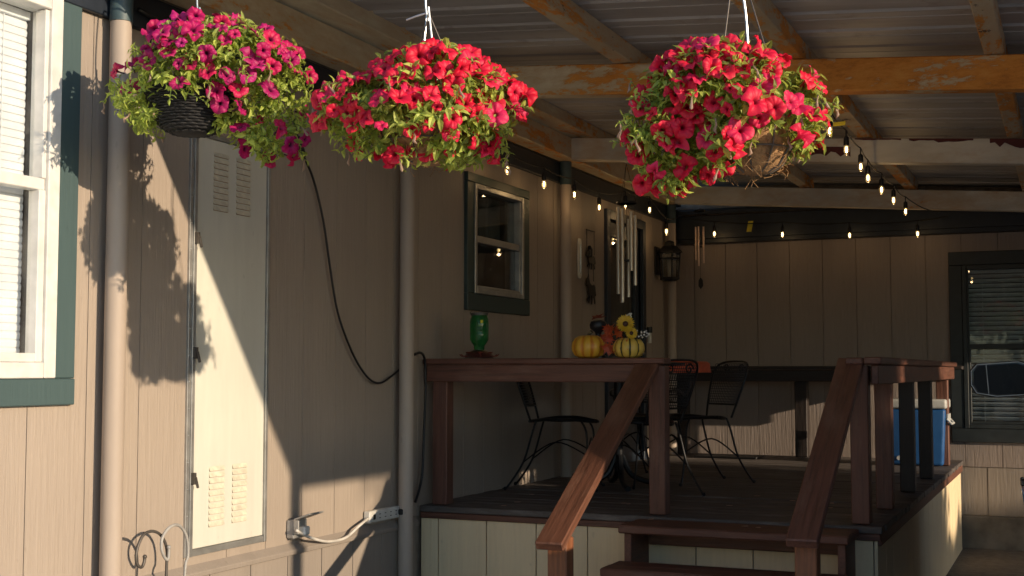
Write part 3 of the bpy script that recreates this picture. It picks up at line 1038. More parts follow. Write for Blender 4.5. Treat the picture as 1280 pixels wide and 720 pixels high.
    xs0 = min(l[0] - l[3] for l in lobes); xs1 = max(l[0] + l[3] for l in lobes)
    zs0 = min(l[2] - l[5] for l in lobes); zs1 = max(l[2] + l[5] for l in lobes)
    while made < nsprig and guard < 300000:
        guard += 1
        p = Vector((r_.uniform(xs0, xs1), r_.uniform(-0.36, 0.36), r_.uniform(zs0, zs1)))
        v = inside(p, lobes)
        if v > 1.0 or (v < 0.35 and r_.random() < 0.75) or hidden(p): continue
        if mnoise.noise(p * 9 + Vector((seed, 0, 0))) < -0.14: continue
        made += 1
        d = (p - core)
        d = (d.normalized() + Vector((r_.gauss(0, .5), r_.gauss(0, .5), r_.gauss(0.15, .5)))).normalized()
        ln = r_.uniform(0.03, 0.075)
        q = p - d * ln * 0.6
        bend = Vector((0, 0, r_.uniform(-0.6, 0.3)))
        st.tube([q, q + d * ln * 0.5, q + (d + bend * 0.4).normalized() * ln], 0.0011, 4, caps=False)
        nl = r_.randint(4, 7)
        for j in range(nl):
            tt = (j + 0.6) / nl
            o = q + (d + bend * 0.4 * tt).normalized() * ln * tt
            th = j * 2.4 + r_.random()
            side = frame_to(d, th) @ Vector((1, 0, 0))
            ld = (side * r_.uniform(.6, 1.1) + d * r_.uniform(.2, .9) + Vector((0, 0, r_.uniform(-.3, .3)))).normalized()
            L = leaf * r_.uniform(0.55, 1.15)
            add_leaf(fo_, o, ld, d + Vector((0, 0, .6)), L, L * r_.uniform(0.17, 0.26))
    # long trailing stems at the outline
    for q in range(int(nsprig * 0.05)):
        for _ in range(300):
            p = Vector((r_.uniform(xs0, xs1), r_.uniform(-0.3, 0.3), r_.uniform(zs0, zs1)))
            if 0.75 < inside(p, lobes) < 1.05 and not hidden(p) and p.z < zs0 + 0.72 * (zs1 - zs0): break
        d = (p - core); d.z = min(d.z * 0.3, 0.02)
        d = (d.normalized() + Vector((r_.gauss(0, .3), r_.gauss(0, .3), r_.gauss(-.1, .35)))).normalized()
        ln = r_.uniform(0.03, 0.085)
        path = spline([p - d * 0.05, p, p + d * ln * 0.6 + Vector((0, 0, -.004)), p + d * ln + Vector((0, 0, r_.uniform(-.04, .03)))], 4)
        st.tube(path, 0.0011, 4)
        for j, o in enumerate(path[3:]):
            ld = frame_to(d, j * 2.4 + r_.random()) @ Vector((1, 0, 0.4))
            L = leaf * r_.uniform(0.4, 0.8)
            add_leaf(fo_, o, ld, Vector((0, 0, 1)), L, L * 0.22)
        if r_.random() < 0.5:       # a spent bloom hanging at the tip
            o = path[-1]
            spent.append(o)
    for mb in (fo_, st): mb.v = [tuple(loc(p)) for p in mb.v]
    nf = len(fo_.f)
    fo_.add(st.v, st.f)
    fo = fo_.build('foliage', M['leaf_a'], root)
    fo.data.materials.append(M['stem'])
    for k_, pg in enumerate(fo.data.polygons): pg.material_index = 1 if k_ >= nf else 0
    w0 = MB()
    w0.tube([(0, 0, 0), (.004, 0, -.018), (-.003, 0, -.036), (.006, 0, -.046)], [0.0022, 0.003, 0.0055, 0.001], 6)
    for i, q in enumerate(spent):
        if i == 0: w_ = w0.build('spent_bloom', M['wilt'], root, smooth=True)
        else:
            w_ = w_.copy(); C.objects.link(w_); w_.parent = root
        w_.location = loc(q)
        w_.rotation_euler = (r_.gauss(0, .3), r_.gauss(0, .3), r_.random() * 6)
    # blooms
    meshes = [petunia_mesh(seed * 10 + i, pmat) for i in range(6)]
    view = Vector((0, -1, 0.12))
    placed = []
    guard = 0
    rest_ = []
    while len(placed) < nfl and guard < 60000:
        guard += 1
        p = Vector((r_.uniform(xs0, xs1), r_.uniform(-0.36, 0.30), r_.uniform(zs0, zs1)))
        v = inside(p, lobes)
        if not 0.80 < v < 1.08 or hidden(p): continue
        if p.y > 0.08 and r_.random() < 0.8: continue
        if r_.random() > fl_prob(cx + p.x / k, cy - p.z / k): continue
        if any((p - q).length < 0.040 or (abs(p.x - q.x) < 0.026 and abs(p.z - q.z) < 0.026) for q in placed): continue
        placed.append(p)
        d = p - Vector((core.x * 0.5, 0, core.z * 0.5 - 0.05))
        nrm = (d.normalized() * 0.75 + view * 0.50 + Vector((0.30, -0.1, 0.22)) + Vector((r_.gauss(0, .45), r_.gauss(0, .30), r_.gauss(0, .45)))).normalized()
        o = bpy.data.objects.new('flower', r_.choice(meshes))
        C.objects.link(o)
        o.parent = root
        o.location = loc(p + nrm * 0.018)
        sc = r_.uniform(0.80, 1.08)
        if r_.random() < 0.15: sc *= 0.62
        o.rotation_euler = frame_to(nrm, r_.random() * 6.28).to_euler()
        o.scale = (sc, sc * r_.uniform(0.85, 1.0), sc * r_.uniform(0.8, 1.5))
    return root

def p1(x, y):
    if y < 80: return 1.0 if x > 160 else 0.5
    if y < 100: return 0.5
    if x > 240 and y < 130: return 0.15
    if y > 120 and 270 < x: return 0.07
    return 0.03
basket('leftmost hanging basket, magenta petunias over yellow green leaves in a dark wicker bowl', (265, 110),
       [(268, 82, 92, 55), (172, 112, 34, 34), (225, 100, 62, 38), (340, 112, 44, 62), (340, 165, 46, 36), (300, 128, 55, 38), (285, 150, 28, 22), (232, 118, 52, 24, 0.26), (186, 138, 26, 24, 0.22)],
       (240, 118), 'wicker', [(226, 158, 24, 13)], 74, p1, M['petal_magenta'], 21, 820, dict(x=8, drop=0.24, rot=0.4), 0.040)

def p2(x, y):
    if y < 115: return 1.0
    if x < 470 and y < 165: return 0.7
    if y < 150: return 0.28 if 490 < x < 640 else 0.6
    return 0.14
basket('middle hanging basket with a dense round dome of red petunias', (535, 140),
       [(545, 120, 88, 58), (450, 140, 50, 40), (612, 135, 46, 40), (535, 158, 100, 40), (500, 175, 55, 32), (575, 185, 50, 20)],
       (535, 150), 'coco', [], 100, p2, M['petal_red'], 34, 760, dict(x=0, drop=0.34, rot=0.2, fancy=True), 0.044)

def p3(x, y):
    if x > 920 and y > 88: return 0.09
    if y < 120: return 0.8
    if x < 840: return 0.6
    return 0.22
basket('rightmost hanging basket, red petunias trailing low on the left of a coco fibre bowl', (905, 140),
       [(900, 112, 88, 55), (840, 160, 54, 52), (832, 215, 34, 28), (870, 190, 42, 36), (965, 120, 55, 46), (1000, 150, 28, 34), (905, 140, 60, 35), (930, 150, 66, 26, 0.27), (985, 168, 30, 28, 0.2), (895, 185, 26, 30, 0.24)],
       (942, 156), 'coco', [(950, 196, 32, 15)], 98, p3, M['petal_red'], 47, 820, dict(x=-20, drop=0.26, rot=1.2), 0.042, 0.125)

# ------------------------------------------------------------------ string lights
def catenary(a, b, sag, n=8):
    a, b = Vector(a), Vector(b)
    return [a.lerp(b, i / n) - Vector((0, 0, sag * 4 * (i / n) * (1 - i / n))) for i in range(n + 1)]

def string_light(name_label, pts, ends, base):
    root = thing('string_light', name_label, 'string lights', base, 0, 'strings of bulbs under the carport')
    o_ = Vector(base)
    cab = MB()
    line = [Vector(ends[0])] + [Vector(p) + Vector((0, 0, 0.115)) for p in pts] + [Vector(ends[1])]
    path = []
    for a, b in zip(line, line[1:]): path += catenary(a, b, 0.03 * min(1, (b - a).length), 6)[:-1]
    path.append(line[-1])
    cab.tube([p - o_ for p in path], 0.0045, 6)
    cab.build('cable', M['cable'], root)
    r_ = random.Random(len(pts))
    for p in pts:
        p = Vector(p) - o_
        s = MB()
        s.tube([p + Vector((0, 0, 0.115)), p + Vector((0, 0, 0.07))], 0.004, 6)
        s.lathe([(0.006, 0.078), (0.015, 0.07), (0.017, 0.03), (0.015, 0.024)], 12, p)
        so_ = s.build('socket', M['cable'], root, smooth='auto')
        b = MB()
        b.lathe([(0.002, -0.034), (0.009, -0.030), (0.0155, -0.018), (0.018, -0.004), (0.0165, 0.010), (0.012, 0.023)], 12, p)
        nf = len(b.f)
        b.lathe([(0.001, -0.020), (0.0065, -0.016), (0.0075, 0.0), (0.0065, 0.014), (0.002, 0.018)], 8, p)
        bo = b.build('bulb', M['bulb_glass'], so_, smooth=True)
        bo.data.materials.append(M['bulb'])
        for k_, pg in enumerate(bo.data.polygons): pg.material_index = 1 if k_ >= nf else 0
        pl = bpy.data.lights.new('bulb_light', 'POINT')
        pl.energy = 0.22
        pl.color = (1.0, 0.62, 0.28)
        pl.shadow_soft_size = 0.012
        po = bpy.data.objects.new('bulb_light', pl)
        C.objects.link(po)
        po.parent = so_
        po.location = p + Vector((0, 0, -0.05))
    return root

string_light('string of warm bulbs hung along the eave of the long wall',
             [at(px, py + 2, X=-3.30) for px, py in ((634, 210), (680, 228), (718, 241), (749, 257), (782, 254), (812, 260), (833, 287))],
             ((-3.33, 6.9, 3.05), (-3.33, 11.5, 2.98)), (-3.3, 9, 2.9))
string_light('string of warm bulbs hung across in front of the navy fascia',
             [at(px, py, Y=11.66) for px, py in ((893, 292), (978, 293), (1062, 294), (1147, 292))],
             ((-3.3, 11.56, 2.98), (-0.95, 11.56, 2.88)), (-2.2, 11.66, 2.9))
string_light('string of warm bulbs running from the far wall towards the right basket',
             [at(px, py, X=-1.17) for px, py in ((1132, 264), (1117, 250), (1102, 237), (1085, 222), (1076, 208), (1058, 187), (1037, 163), (1014, 164))],
             ((-1.0, 11.40, 2.9), (-1.20, 6.0, 2.92)), (-1.17, 8.6, 2.9))

# ------------------------------------------------------------------ wind chimes
def wind_chime(label, top, ring_z, ring_r, tubes, tube_r, mat, sail_z, loc):
    """tubes: (angle, z_top, length)"""
    root = thing('wind_chime', label, 'wind chime', loc)
    c_ = MB()
    c_.lathe([(ring_r - 0.012, ring_z), (ring_r, ring_z), (ring_r, ring_z + 0.014), (ring_r - 0.012, ring_z + 0.014), (ring_r - 0.012, ring_z)], 28)
    c_.bar((-ring_r + .005, 0, ring_z + 0.007), (ring_r - .005, 0, ring_z + 0.007), 0.014, 0.01)
    c_.build('top_ring', M['iron'], root, smooth='auto')
    s = MB()
    for q in range(3):
        th = 2 * PI * q / 3 + 0.5
        s.tube([(math.cos(th) * (ring_r - .006), math.sin(th) * (ring_r - .006), ring_z + 0.012), (0, 0, top)], 0.0016, 5)
    s.tube([(0, 0, ring_z), (0, 0, sail_z)], 0.0015, 5)
    for a, zt, ln in tubes:
        s.tube([(math.cos(a) * ring_r * .8, math.sin(a) * ring_r * .8, ring_z), (math.cos(a) * ring_r * .8, math.sin(a) * ring_r * .8, zt - 0.01)], 0.0012, 5)
    s.build('cord', M['cable'], root)
    for a, zt, ln in tubes:
        b = MB()
        x, y = math.cos(a) * ring_r * .8, math.sin(a) * ring_r * .8
        b.tube([(x, y, zt), (x, y, zt - ln)], tube_r, 14)
        b.build('tube', mat, root, smooth='auto')
    b = MB()
    zc = sum(t_[1] - t_[2] * 0.6 for t_ in tubes) / len(tubes)
    b.lathe([(0.002, zc - .008), (ring_r * .45, zc - .006), (ring_r * .45, zc + .006), (0.002, zc + .008)], 20)
    b.build('striker', M['iron'], root, smooth='auto')
    b = MB()
    b.prism([(0, 0.05), (0.02, 0.02), (0.022, -0.03), (0, -0.06), (-0.022, -0.03), (-0.02, 0.02)], (0, 0.006, 0), (0, -0.003, sail_z - 0.05))
    b.build('sail', M['iron'], root, bevel=0.002)
    return root

c = at(783, 255, Y=8.62)
zt = c.z
wind_chime('long silver tube wind chime hanging in front of the dark door', 3.02 - zt, 0, 0.075,
           [(a, -0.02 - 0.02 * i, l) for i, (a, l) in enumerate(((3.4, 0.62), (4.5, 0.66), (5.6, 0.42), (0.5, 0.50), (1.7, 0.56), (2.5, 0.58)))],
           0.0135, M['chrome'], -0.86, c)
c = at(875, 262, Y=11.36)
wind_chime('small copper tube wind chime hanging near the lantern in the far corner', 3.03 - c.z, -0.02, 0.05,
           [(a, -0.16, l) for a, l in ((3.5, 0.30), (4.6, 0.36), (5.8, 0.28), (1.0, 0.33), (2.2, 0.26))], 0.009, M['copper'], -0.62, c)

# ------------------------------------------------------------------ things on the long wall
c = at(820, 325, X=XW)
lt = thing('wall_lantern', 'black wall lantern with clear panes right of the dark door', 'lantern', (XW, c.y, c.z))
b = MB(); b.box(0.0, 0.02, -0.06, 0.06, -0.14, 0.12); b.tube([(0.015, 0, 0.06), (0.06, 0, 0.09), (0.11, 0, 0.13)], 0.012, 8)
b.build('back_plate', M['iron'], lt, bevel=0.004)
b = MB()
b.lathe([(0.125, 0.06), (0.118, 0.075), (0.07, 0.12), (0.05, 0.125), (0.045, 0.16), (0.015, 0.175)], 6, (0.13, 0, 0))
b.build('lantern_roof', M['iron'], lt)
b = MB()
for q in range(6):
    th = 2 * PI * q / 6
    b.tube([(0.13 + 0.085 * math.cos(th), 0.085 * math.sin(th), -0.17), (0.13 + 0.100 * math.cos(th), 0.100 * math.sin(th), 0.06)], 0.007, 6)
b.lathe([(0.06, -0.20), (0.093, -0.185), (0.093, -0.165), (0.05, -0.165)], 6, (0.13, 0, 0))
b.lathe([(0.100, 0.0), (0.103, 0.0), (0.104, 0.012), (0.101, 0.012)], 6, (0.13, 0, 0))
b.build('cage', M['iron'], lt)
b = MB(); b.lathe([(0.078, -0.162), (0.092, 0.058)], 6, (0.13, 0, 0)); b.build('panes', glass_mat('lantern_glass', (0.6, 0.6, 0.58), 1.5, 0.12), lt)
b = MB(); b.lathe([(0.02, -0.16), (0.024, -0.06), (0.028, -0.02), (0.01, 0.02)], 12, (0.13, 0, 0)); b.build('candle', M['plastic_white'], lt, smooth='auto')

c = at(723, 323, X=XW)
th_ = thing('thermometer', 'narrow white outdoor thermometer mounted on the shaded wall', 'thermometer', (XW, c.y, c.z))
b = MB()
b.prism([(-0.035, -0.13), (-0.02, -0.155), (0.02, -0.155), (0.035, -0.13), (0.035, 0.13), (0.02, 0.155), (-0.02, 0.155), (-0.035, 0.13)], (0.014, 0, 0), (0.001, 0, 0), ((0, 1, 0), (0, 0, 1)))
b.build('case', M['plastic_white'], th_, bevel=0.003)
b = MB(); b.tube([(0.019, 0, -0.11), (0.019, 0, 0.11)], 0.004, 8); b.ball((0.019, 0, -0.112), 0.008, 6)
b.build('glass_tube', M['wire'], th_, smooth='auto')
b = MB()
for i in range(16): b.box(0.0152, 0.0162, 0.010, 0.022 if i % 4 else 0.028, -0.1 + i * 0.0135, -0.0985 + i * 0.0135)
b.build('scale_marks', M['cable'], th_)

# black metal silhouettes hanging one below the other
c = at(737, 288, X=XW + 0.02)
orn = thing('wall_ornament', 'black metal hanging ornament with two horse silhouettes on the wall', 'wall ornament', c)
b = MB()
b.tube([(0, -0.07, 0), (0, 0.11, 0.0)], 0.006, 6)
for y in (-0.065, 0.105): b.tube([(0, y, 0), (0, y, -0.19)], 0.003, 5)
for y in (-0.03, 0.09): b.tube([(0, y, -0.27), (0, y, -0.40)], 0.003, 5)
b.build('frame', M['iron'], orn)
HORSE = [(-.105, .035), (-.085, .075), (-.06, .085), (-.045, .105), (-.04, .08), (-.02, .05), (.03, .035), (.07, .045), (.095, .03), (.115, -.02), (.10, -.03), (.09, 0.0), (.085, -.03), (.10, -.075), (.085, -.08), (.065, -.035),
         (.045, -.04), (.03, -.085), (.012, -.085), (.02, -.03), (-.02, -.028), (-.045, -.06), (-.07, -.05), (-.075, -.06), (-.04, -.08), (-.025, -.07), (-.045, -.02), (-.055, .02), (-.075, .04), (-.09, .025)]
b = MB()
b.prism([(x * 1.0 + 0.02, z * 0.85 - 0.235) for x, z in HORSE], (0.006, 0, 0), (-0.003, 0, 0), ((0, 1, 0), (0, 0, 1)))
b.tube([(0, 0.0, -0.21), (0, 0.01, -0.15), (0, -0.01, -0.13)], [0.022, 0.02, 0.014], 8)
b.tube([(0, 0.005, -0.165), (0, -0.06, -0.19)], 0.008, 6)
b.build('rider_silhouette', M['iron'], orn)
b = MB()
b.prism([(x * 1.05 + 0.02, z * 1.25 - 0.48) for x, z in HORSE], (0.006, 0, 0), (-0.003, 0, 0), ((0, 1, 0), (0, 0, 1)))
b.build('horse_silhouette', M['iron'], orn)

c = at(812, 419, X=XW + 0.05)
rg = thing('rain_gauge', 'small clear tube with a black cap mounted on the wall beside the door', 'gauge', c)
b = MB(); b.tube([(0, 0, -0.07), (0, 0, 0.02)], 0.018, 12); b.build('tube', M['plastic_white'], rg, smooth='auto')
b = MB(); b.tube([(0, 0, 0.021), (0, 0, 0.075)], 0.026, 12); b.box(-0.05, 0, -0.008, 0.008, 0.03, 0.05); b.build('cap', M['iron'], rg, smooth='auto')

# outlet with open cover, white lead, power strip
c = at(366, 660, X=XW)
ob = thing('outdoor_outlet', 'grey weatherproof outlet box with its cover lifted on the sunlit wall', 'outlet', (XW, c.y, c.z))
b = MB(); b.box(0.001, 0.045, -0.06, 0.06, -0.045, 0.045); b.build('box', M['box_grey'], ob, bevel=0.006)
b = MB()
b.add([(0.046, -0.065, 0.045), (0.046, 0.065, 0.045), (0.135, 0.065, 0.075), (0.135, -0.065, 0.075), (0.046, -0.065, 0.053), (0.046, 0.065, 0.053), (0.135, 0.065, 0.083), (0.135, -0.065, 0.083),
       ], [(3, 2, 1, 0), (4, 5, 6, 7), (0, 1, 5, 4), (1, 2, 6, 5), (2, 3, 7, 6), (3, 0, 4, 7)])
b.box(0.046, 0.075, -0.066, -0.058, -0.02, 0.046)
b.build('cover', M['box_grey'], ob, bevel=0.002)
b = MB(); b.box(0.046, 0.085, -0.025, 0.025, -0.03, 0.012); b.build('plug', M['plastic_white'], ob, bevel=0.006)

c = at(479, 643, X=XW + 0.03)
ps = thing('power_strip', 'white power strip fixed to the wall beside the second post', 'power strip', (XW, c.y, c.z))
b = MB(); b.box(0.004, 0.045, -0.17, 0.17, -0.032, 0.032); b.build('body', M['plastic_white'], ps, bevel=0.006)
for y in (-0.06, 0.0, 0.06, 0.12):
    b = MB()
    for dz in (-0.010, 0.010): b.box(0.0455, 0.047, y - 0.009, y + 0.005, dz - 0.002, dz + 0.002)
    b.build('socket', M['cable'], ps)
b = MB(); b.box(0.0455, 0.050, -0.135, -0.115, -0.014, 0.014); b.build('switch', M['cable'], ps, bevel=0.002)
b = MB(); b.box(0.047, 0.075, 0.135, 0.165, -0.016, 0.016); b.build('plug', M['cable'], ps, bevel=0.005)
pw = [at(x, y, X=XW + d) for x, y, d in ((370, 663, .07), (388, 672, .07), (410, 677, .055), (432, 672, .05), (448, 658, .05), (460, 648, .035))]
b = PB(); b.tube(spline(pw, 6), 0.0075, 8)
b.build('power_cord', M['cable_white'], ps, smooth=True, off=ps.location)

bk = [at(x, y, X=XW + d) for x, y, d in ((352, 60, .03), (362, 120, .03), (372, 172, .05), (380, 196, .05), (392, 225, .03), (404, 275, .03), (412, 330, .03), (422, 390, .03), (440, 440, .03), (458, 470, .03), (474, 479, .03), (490, 470, .03), (503, 458, .03))]
root = thing('hanging_cable', 'black cable hanging down the shaded wall left of the second post', 'cable', bk[-1])
b = PB(); b.tube(spline(bk, 5), 0.006, 8); b.build('lead', M['cable'], root, smooth=True, off=bk[-1])
b = PB(); b.tube([bk[2], bk[2].lerp(bk[3], .4), bk[3]], [0.014, 0.017, 0.010], 10); b.build('connector', M['cable'], root, smooth='auto', off=bk[-1])
bk = [at(x, y, X=XW + d) for x, y, d in ((518, 443, .05), (526, 441, .05), (531, 450, .05), (532, 480, .045), (530, 540, .04), (528, 590, .04), (524, 612, .04), (519, 628, .04))]
b = MB(); b.tube(spline(bk, 5), 0.0075, 8)
tag(b.build('extension_lead', M['cable'], smooth=True), 'black lead dropping behind the post to the deck floor', 'cable')
bk = [Vector((XW + .045, y, z)) for y, z in ((4.1, 3.02), (4.9, 2.93), (5.6, 2.97), (6.2, 2.90), (6.9, 2.95))]
b = MB(); b.tube(spline(bk, 6), 0.009, 8)
tag(b.build('eave_cable', M['cable'], smooth=True), 'black cable sagging along the top of the wall under the rusty header', 'cable')

# shepherd hooks by the wall
def crook(label, mat, pxs, x, r):
    pts = [at(px, py, X=x) for px, py in pxs]
    foot = Vector((x, pts[0].y, 0))
    root = thing('shepherd_hook', label, 'garden hook', foot)
    b = MB()
    path = spline([Vector((0, 0, -0.05)), Vector((0, 0, 0.4))] + [p - foot for p in pts], 6)
    b.tube(path, r, 8)
    b.build('rod', mat, root, smooth=True)
    b = MB(); b.ball(pts[-1] - foot, r * 1.5, 6); b.build('tip', mat, root, smooth=True)
crook('dark curled garden hook standing by the wall, left of its pair', M['wire_dark'],
      ((208, 716), (209, 695), (207, 680), (200, 668), (190, 664), (180, 668), (173, 681), (170, 696), (172, 706), (177, 709), (180, 703), (181, 696)), -3.32, 0.006)
crook('pale curled garden hook standing by the wall, right of its pair', M['box_grey'],
      ((231, 716), (235, 695), (234, 675), (229, 662), (221, 656), (211, 660), (203, 672), (202, 686), (206, 697), (210, 699), (211, 690), (211, 684)), -3.30, 0.0062)

# ------------------------------------------------------------------ things on the front rail
RY = 6.745
c = at(599, 445, Y=RY); x0 = c.x
fd = thing('hummingbird_feeder', 'green glass bottle feeder with a dark red base standing on the rail', 'feeder', (x0, RY, RT))
b = MB()
b.lathe([(0.085, 0.004), (0.09, 0.012), (0.075, 0.03), (0.045, 0.045), (0.03, 0.05)], 28); b.build('base', M['feeder_base'], fd, smooth='auto')
b = MB()
for q in range(6):
    th = 2 * PI * q / 6
    p = Vector((math.cos(th) * .072, math.sin(th) * .072, .028))
    b.lathe([(0.004, 0), (0.013, 0.006), (0.016, 0.010), (0.004, 0.008)], 10, p)
    b.tube([(p.x * 1.05, p.y * 1.05, 0.012), (p.x * 1.55, p.y * 1.55, 0.014), (p.x * 1.75, p.y * 1.75, 0.024)], 0.003, 6)
b.build('feeding_ports', plain('feeder_flower', (0.16, 0.03, 0.02), 0.5), fd, smooth='auto')
b = MB()
b.lathe([(0.030, 0.05), (0.032, 0.075), (0.045, 0.092), (0.054, 0.11), (0.055, 0.15), (0.0535, 0.155), (0.055, 0.16), (0.055, 0.21), (0.052, 0.232), (0.046, 0.242), (0.046, 0.256)], 32)
b.build('bottle', M['green_glass'], fd, smooth='auto')
b = MB(); b.lathe([(0.048, 0.250), (0.051, 0.252), (0.051, 0.266), (0.02, 0.268)], 28)
b.tube([(-0.05, 0, 0.256), (-0.06, 0, 0.268), (-0.05, 0, 0.275)], 0.0025, 6); b.tube([(0.05, 0, 0.256), (0.06, 0, 0.268), (0.05, 0, 0.275)], 0.0025, 6)
b.build('cap', M['wire_dark'], fd, smooth='auto')
b = MB(); b.prism([(0.030, 0.205), (0.046, 0.205), (0.046, 0.222), (0.030, 0.222)], (0, -0.002, 0), (0, -0.0465, 0)); b.build('paper_tag', M['tag_yellow'], fd)

def pumpkin(label, px, r, h, cols, seed, sep):
    c = at(px, 444, Y=RY)
    root = thing('pumpkin', label, 'pumpkin', (c.x, RY, RT))
    t = NT('pumpkin_skin')
    a = t.n('Attribute', attribute_name='rib')
    v = t.math('ADD', a.outputs['Fac'], t.math('MULTIPLY', t.math('SUBTRACT', t.noise(45, detail=5), 0.5), 0.5))
    t.col(t.ramp(v, sep)).set(Roughness=0.42)
    b = MB()
    prof = [(r * .15, .012), (r * .55, 0.0), (r * .85, h * .14), (r * .985, h * .36), (r, h * .5), (r * .96, h * .68), (r * .80, h * .87), (r * .52, h * .985), (r * .25, h * .985), (r * .10, h * .93)]
    N, n = 10, 80
    dz = lambda th: abs(math.cos(N * th / 2 + seed))
    b.lathe(prof, n, (0, 0, 0), lambda th, i: 0.88 + 0.12 * dz(th) ** 0.5)
    o = b.build('fruit', t.m, root, smooth=True)
    at_ = o.data.attributes.new('rib', 'FLOAT', 'POINT')
    at_.data.foreach_set('value', [dz(math.atan2(q.co.y, q.co.x)) for q in o.data.vertices])
    b = MB(); b.tube(spline([(0, 0, h * .92), (0.004, 0, h * 1.05), (0.018, -0.006, h * 1.15)], 4), [0.016, .014, .012, .011, .010, .010, .010, .011, .012], 8)
    b.build('stalk', plain('pumpkin_stalk', (0.10, 0.085, 0.045), 0.8), root, smooth='auto')
pumpkin('plump yellow pumpkin with orange ribs on the porch rail', 736, 0.098, 0.128, 0, 0.3,
        [(0.0, (0.42, 0.13, 0.012)), (0.35, (0.52, 0.20, 0.015)), (0.65, (0.62, 0.34, 0.03)), (1.0, (0.60, 0.33, 0.035))])
pumpkin('yellow pumpkin with dark green stripes at the right end of the rail', 786, 0.088, 0.112, 0, 1.1,
        [(0.0, (0.012, 0.02, 0.010)), (0.22, (0.03, 0.035, 0.012)), (0.34, (0.58, 0.38, 0.06)), (1.0, (0.62, 0.42, 0.08))])

c = at(748, 444, Y=RY + 0.035)
un = thing('candle_holder', 'dark turned candle holder topped with a red leaf behind the pumpkins', 'candle holder', (c.x, RY + 0.035, RT))
b = MB(); b.lathe([(0.045, 0.0), (0.045, 0.012), (0.018, 0.03), (0.015, 0.09), (0.024, 0.11), (0.016, 0.13), (0.02, 0.145), (0.045, 0.165), (0.050, 0.185), (0.042, 0.205), (0.020, 0.214)], 24)
b.build('holder', M['iron'], un, smooth='auto')

def maple(mb, c, nrm, roll, r, rr):
    fm = frame_to(nrm, roll)
    pts = []
    n = 22
    for i in range(n):
        th = 2 * PI * i / n
        k_ = (1.0 if i % 4 == 0 else 0.62 if i % 4 == 2 else 0.50) * (0.55 + 0.45 * abs(math.cos(th / 2)))
        pts.append(c + fm @ Vector((math.cos(th) * r * k_, math.sin(th) * r * k_, r * 0.22 * math.sin(2 * th + roll) * k_)))
    mb.add(pts + [c], [(i, (i + 1) % n, n) for i in range(n)])
b = MB(); maple(b, Vector((-0.01, -0.01, 0.225)), (-0.2, -.35, 1), 0.3, 0.065, rng)
b.build('red_leaf', leaf_mat('dark_red_leaf', (0.13, 0.018, 0.010), (0.25, 0.035, 0.015), 0.2), un)

c = at(772, 444, Y=RY - 0.035)
bq = thing('autumn_arrangement', 'artificial orange leaves with a yellow sunflower between the two pumpkins', 'flower arrangement', (c.x, RY - 0.02, RT))
b = MB()
for i in range(15):
    p = Vector((rng.uniform(-0.055, 0.05), rng.uniform(-0.045, 0.03), rng.uniform(0.02, 0.17)))
    if p.z > 0.12: p.x = rng.uniform(-0.06, 0.0)
    maple(b, p, (rng.gauss(0, .5), -1, rng.gauss(0.2, .4)), rng.random() * 6, rng.uniform(0.036, 0.058), rng)
for i in range(5):
    maple(b, Vector((-0.10 + i * 0.012, 0.01, 0.10 + rng.uniform(-.02, .02))), (rng.gauss(0, .4), -1, .4), rng.random() * 6, 0.035, rng)
b.build('leaves', leaf_mat('autumn_leaf', (0.34, 0.04, 0.016), (0.66, 0.17, 0.045), 0.3), bq)
def sunflower(c, nrm, r, par):
    fm = frame_to(nrm, 0.3)
    pe = MB()
    for lay in range(2):
        for i in range(13):
            th = 2 * PI * (i + 0.5 * lay) / 13
            d = Vector((math.cos(th), math.sin(th), 0.25 + .2 * lay))
            s = Vector((-math.sin(th), math.cos(th), 0)) * r * 0.17
            q = [d * r * .25, d * r * .6 + s, d * r, d * r * .6 - s]
            pe.add([c + fm @ v for v in q], [(0, 1, 2, 3)])
    h = pe.build('sunflower', leaf_mat('sunflower_petal', (0.60, 0.36, 0.02), (0.72, 0.52, 0.04), 0.3), par)
    b = MB(); b.ball(c + fm @ Vector((0, 0, r * 0.1)), r * 0.3, 8); b.build('disc', M['feeder_base'], h, smooth=True)
sunflower(Vector((0.055, -0.04, 0.185)), (0.3, -1, 0.25), 0.052, bq)
sunflower(Vector((0.085, -0.03, 0.135)), (0.5, -1, 0.1), 0.036, bq)
b = MB(); bs = MB()
for i in range(26):
    q = Vector((0.10 + 0.075 * rng.random(), rng.uniform(-.03, .03), 0.115 + rng.uniform(-.01, .035)))
    if i > 18: q = Vector((0.05 + 0.03 * rng.random(), rng.uniform(-.02, .02), 0.235 + rng.uniform(-.01, .015)))
    b.ball(q, 0.0055, 5)
    bs.tube([(0.05, 0, 0.08), q], 0.0012, 4)
b.build('berries', M['plastic_white'], bq, smooth=True)
bs.build('sprig', M['wire_dark'], bq)

# ------------------------------------------------------------------ porch furniture
def lattice(mb, fn, n, m, r=0.0016):
    for i in range(n + 1): mb.tube([fn(i / n, j / 6) for j in range(7)], r, 4, caps=False)
    for j in range(m + 1): mb.tube([fn(i / 6, j / m) for i in range(7)], r, 4, caps=False)

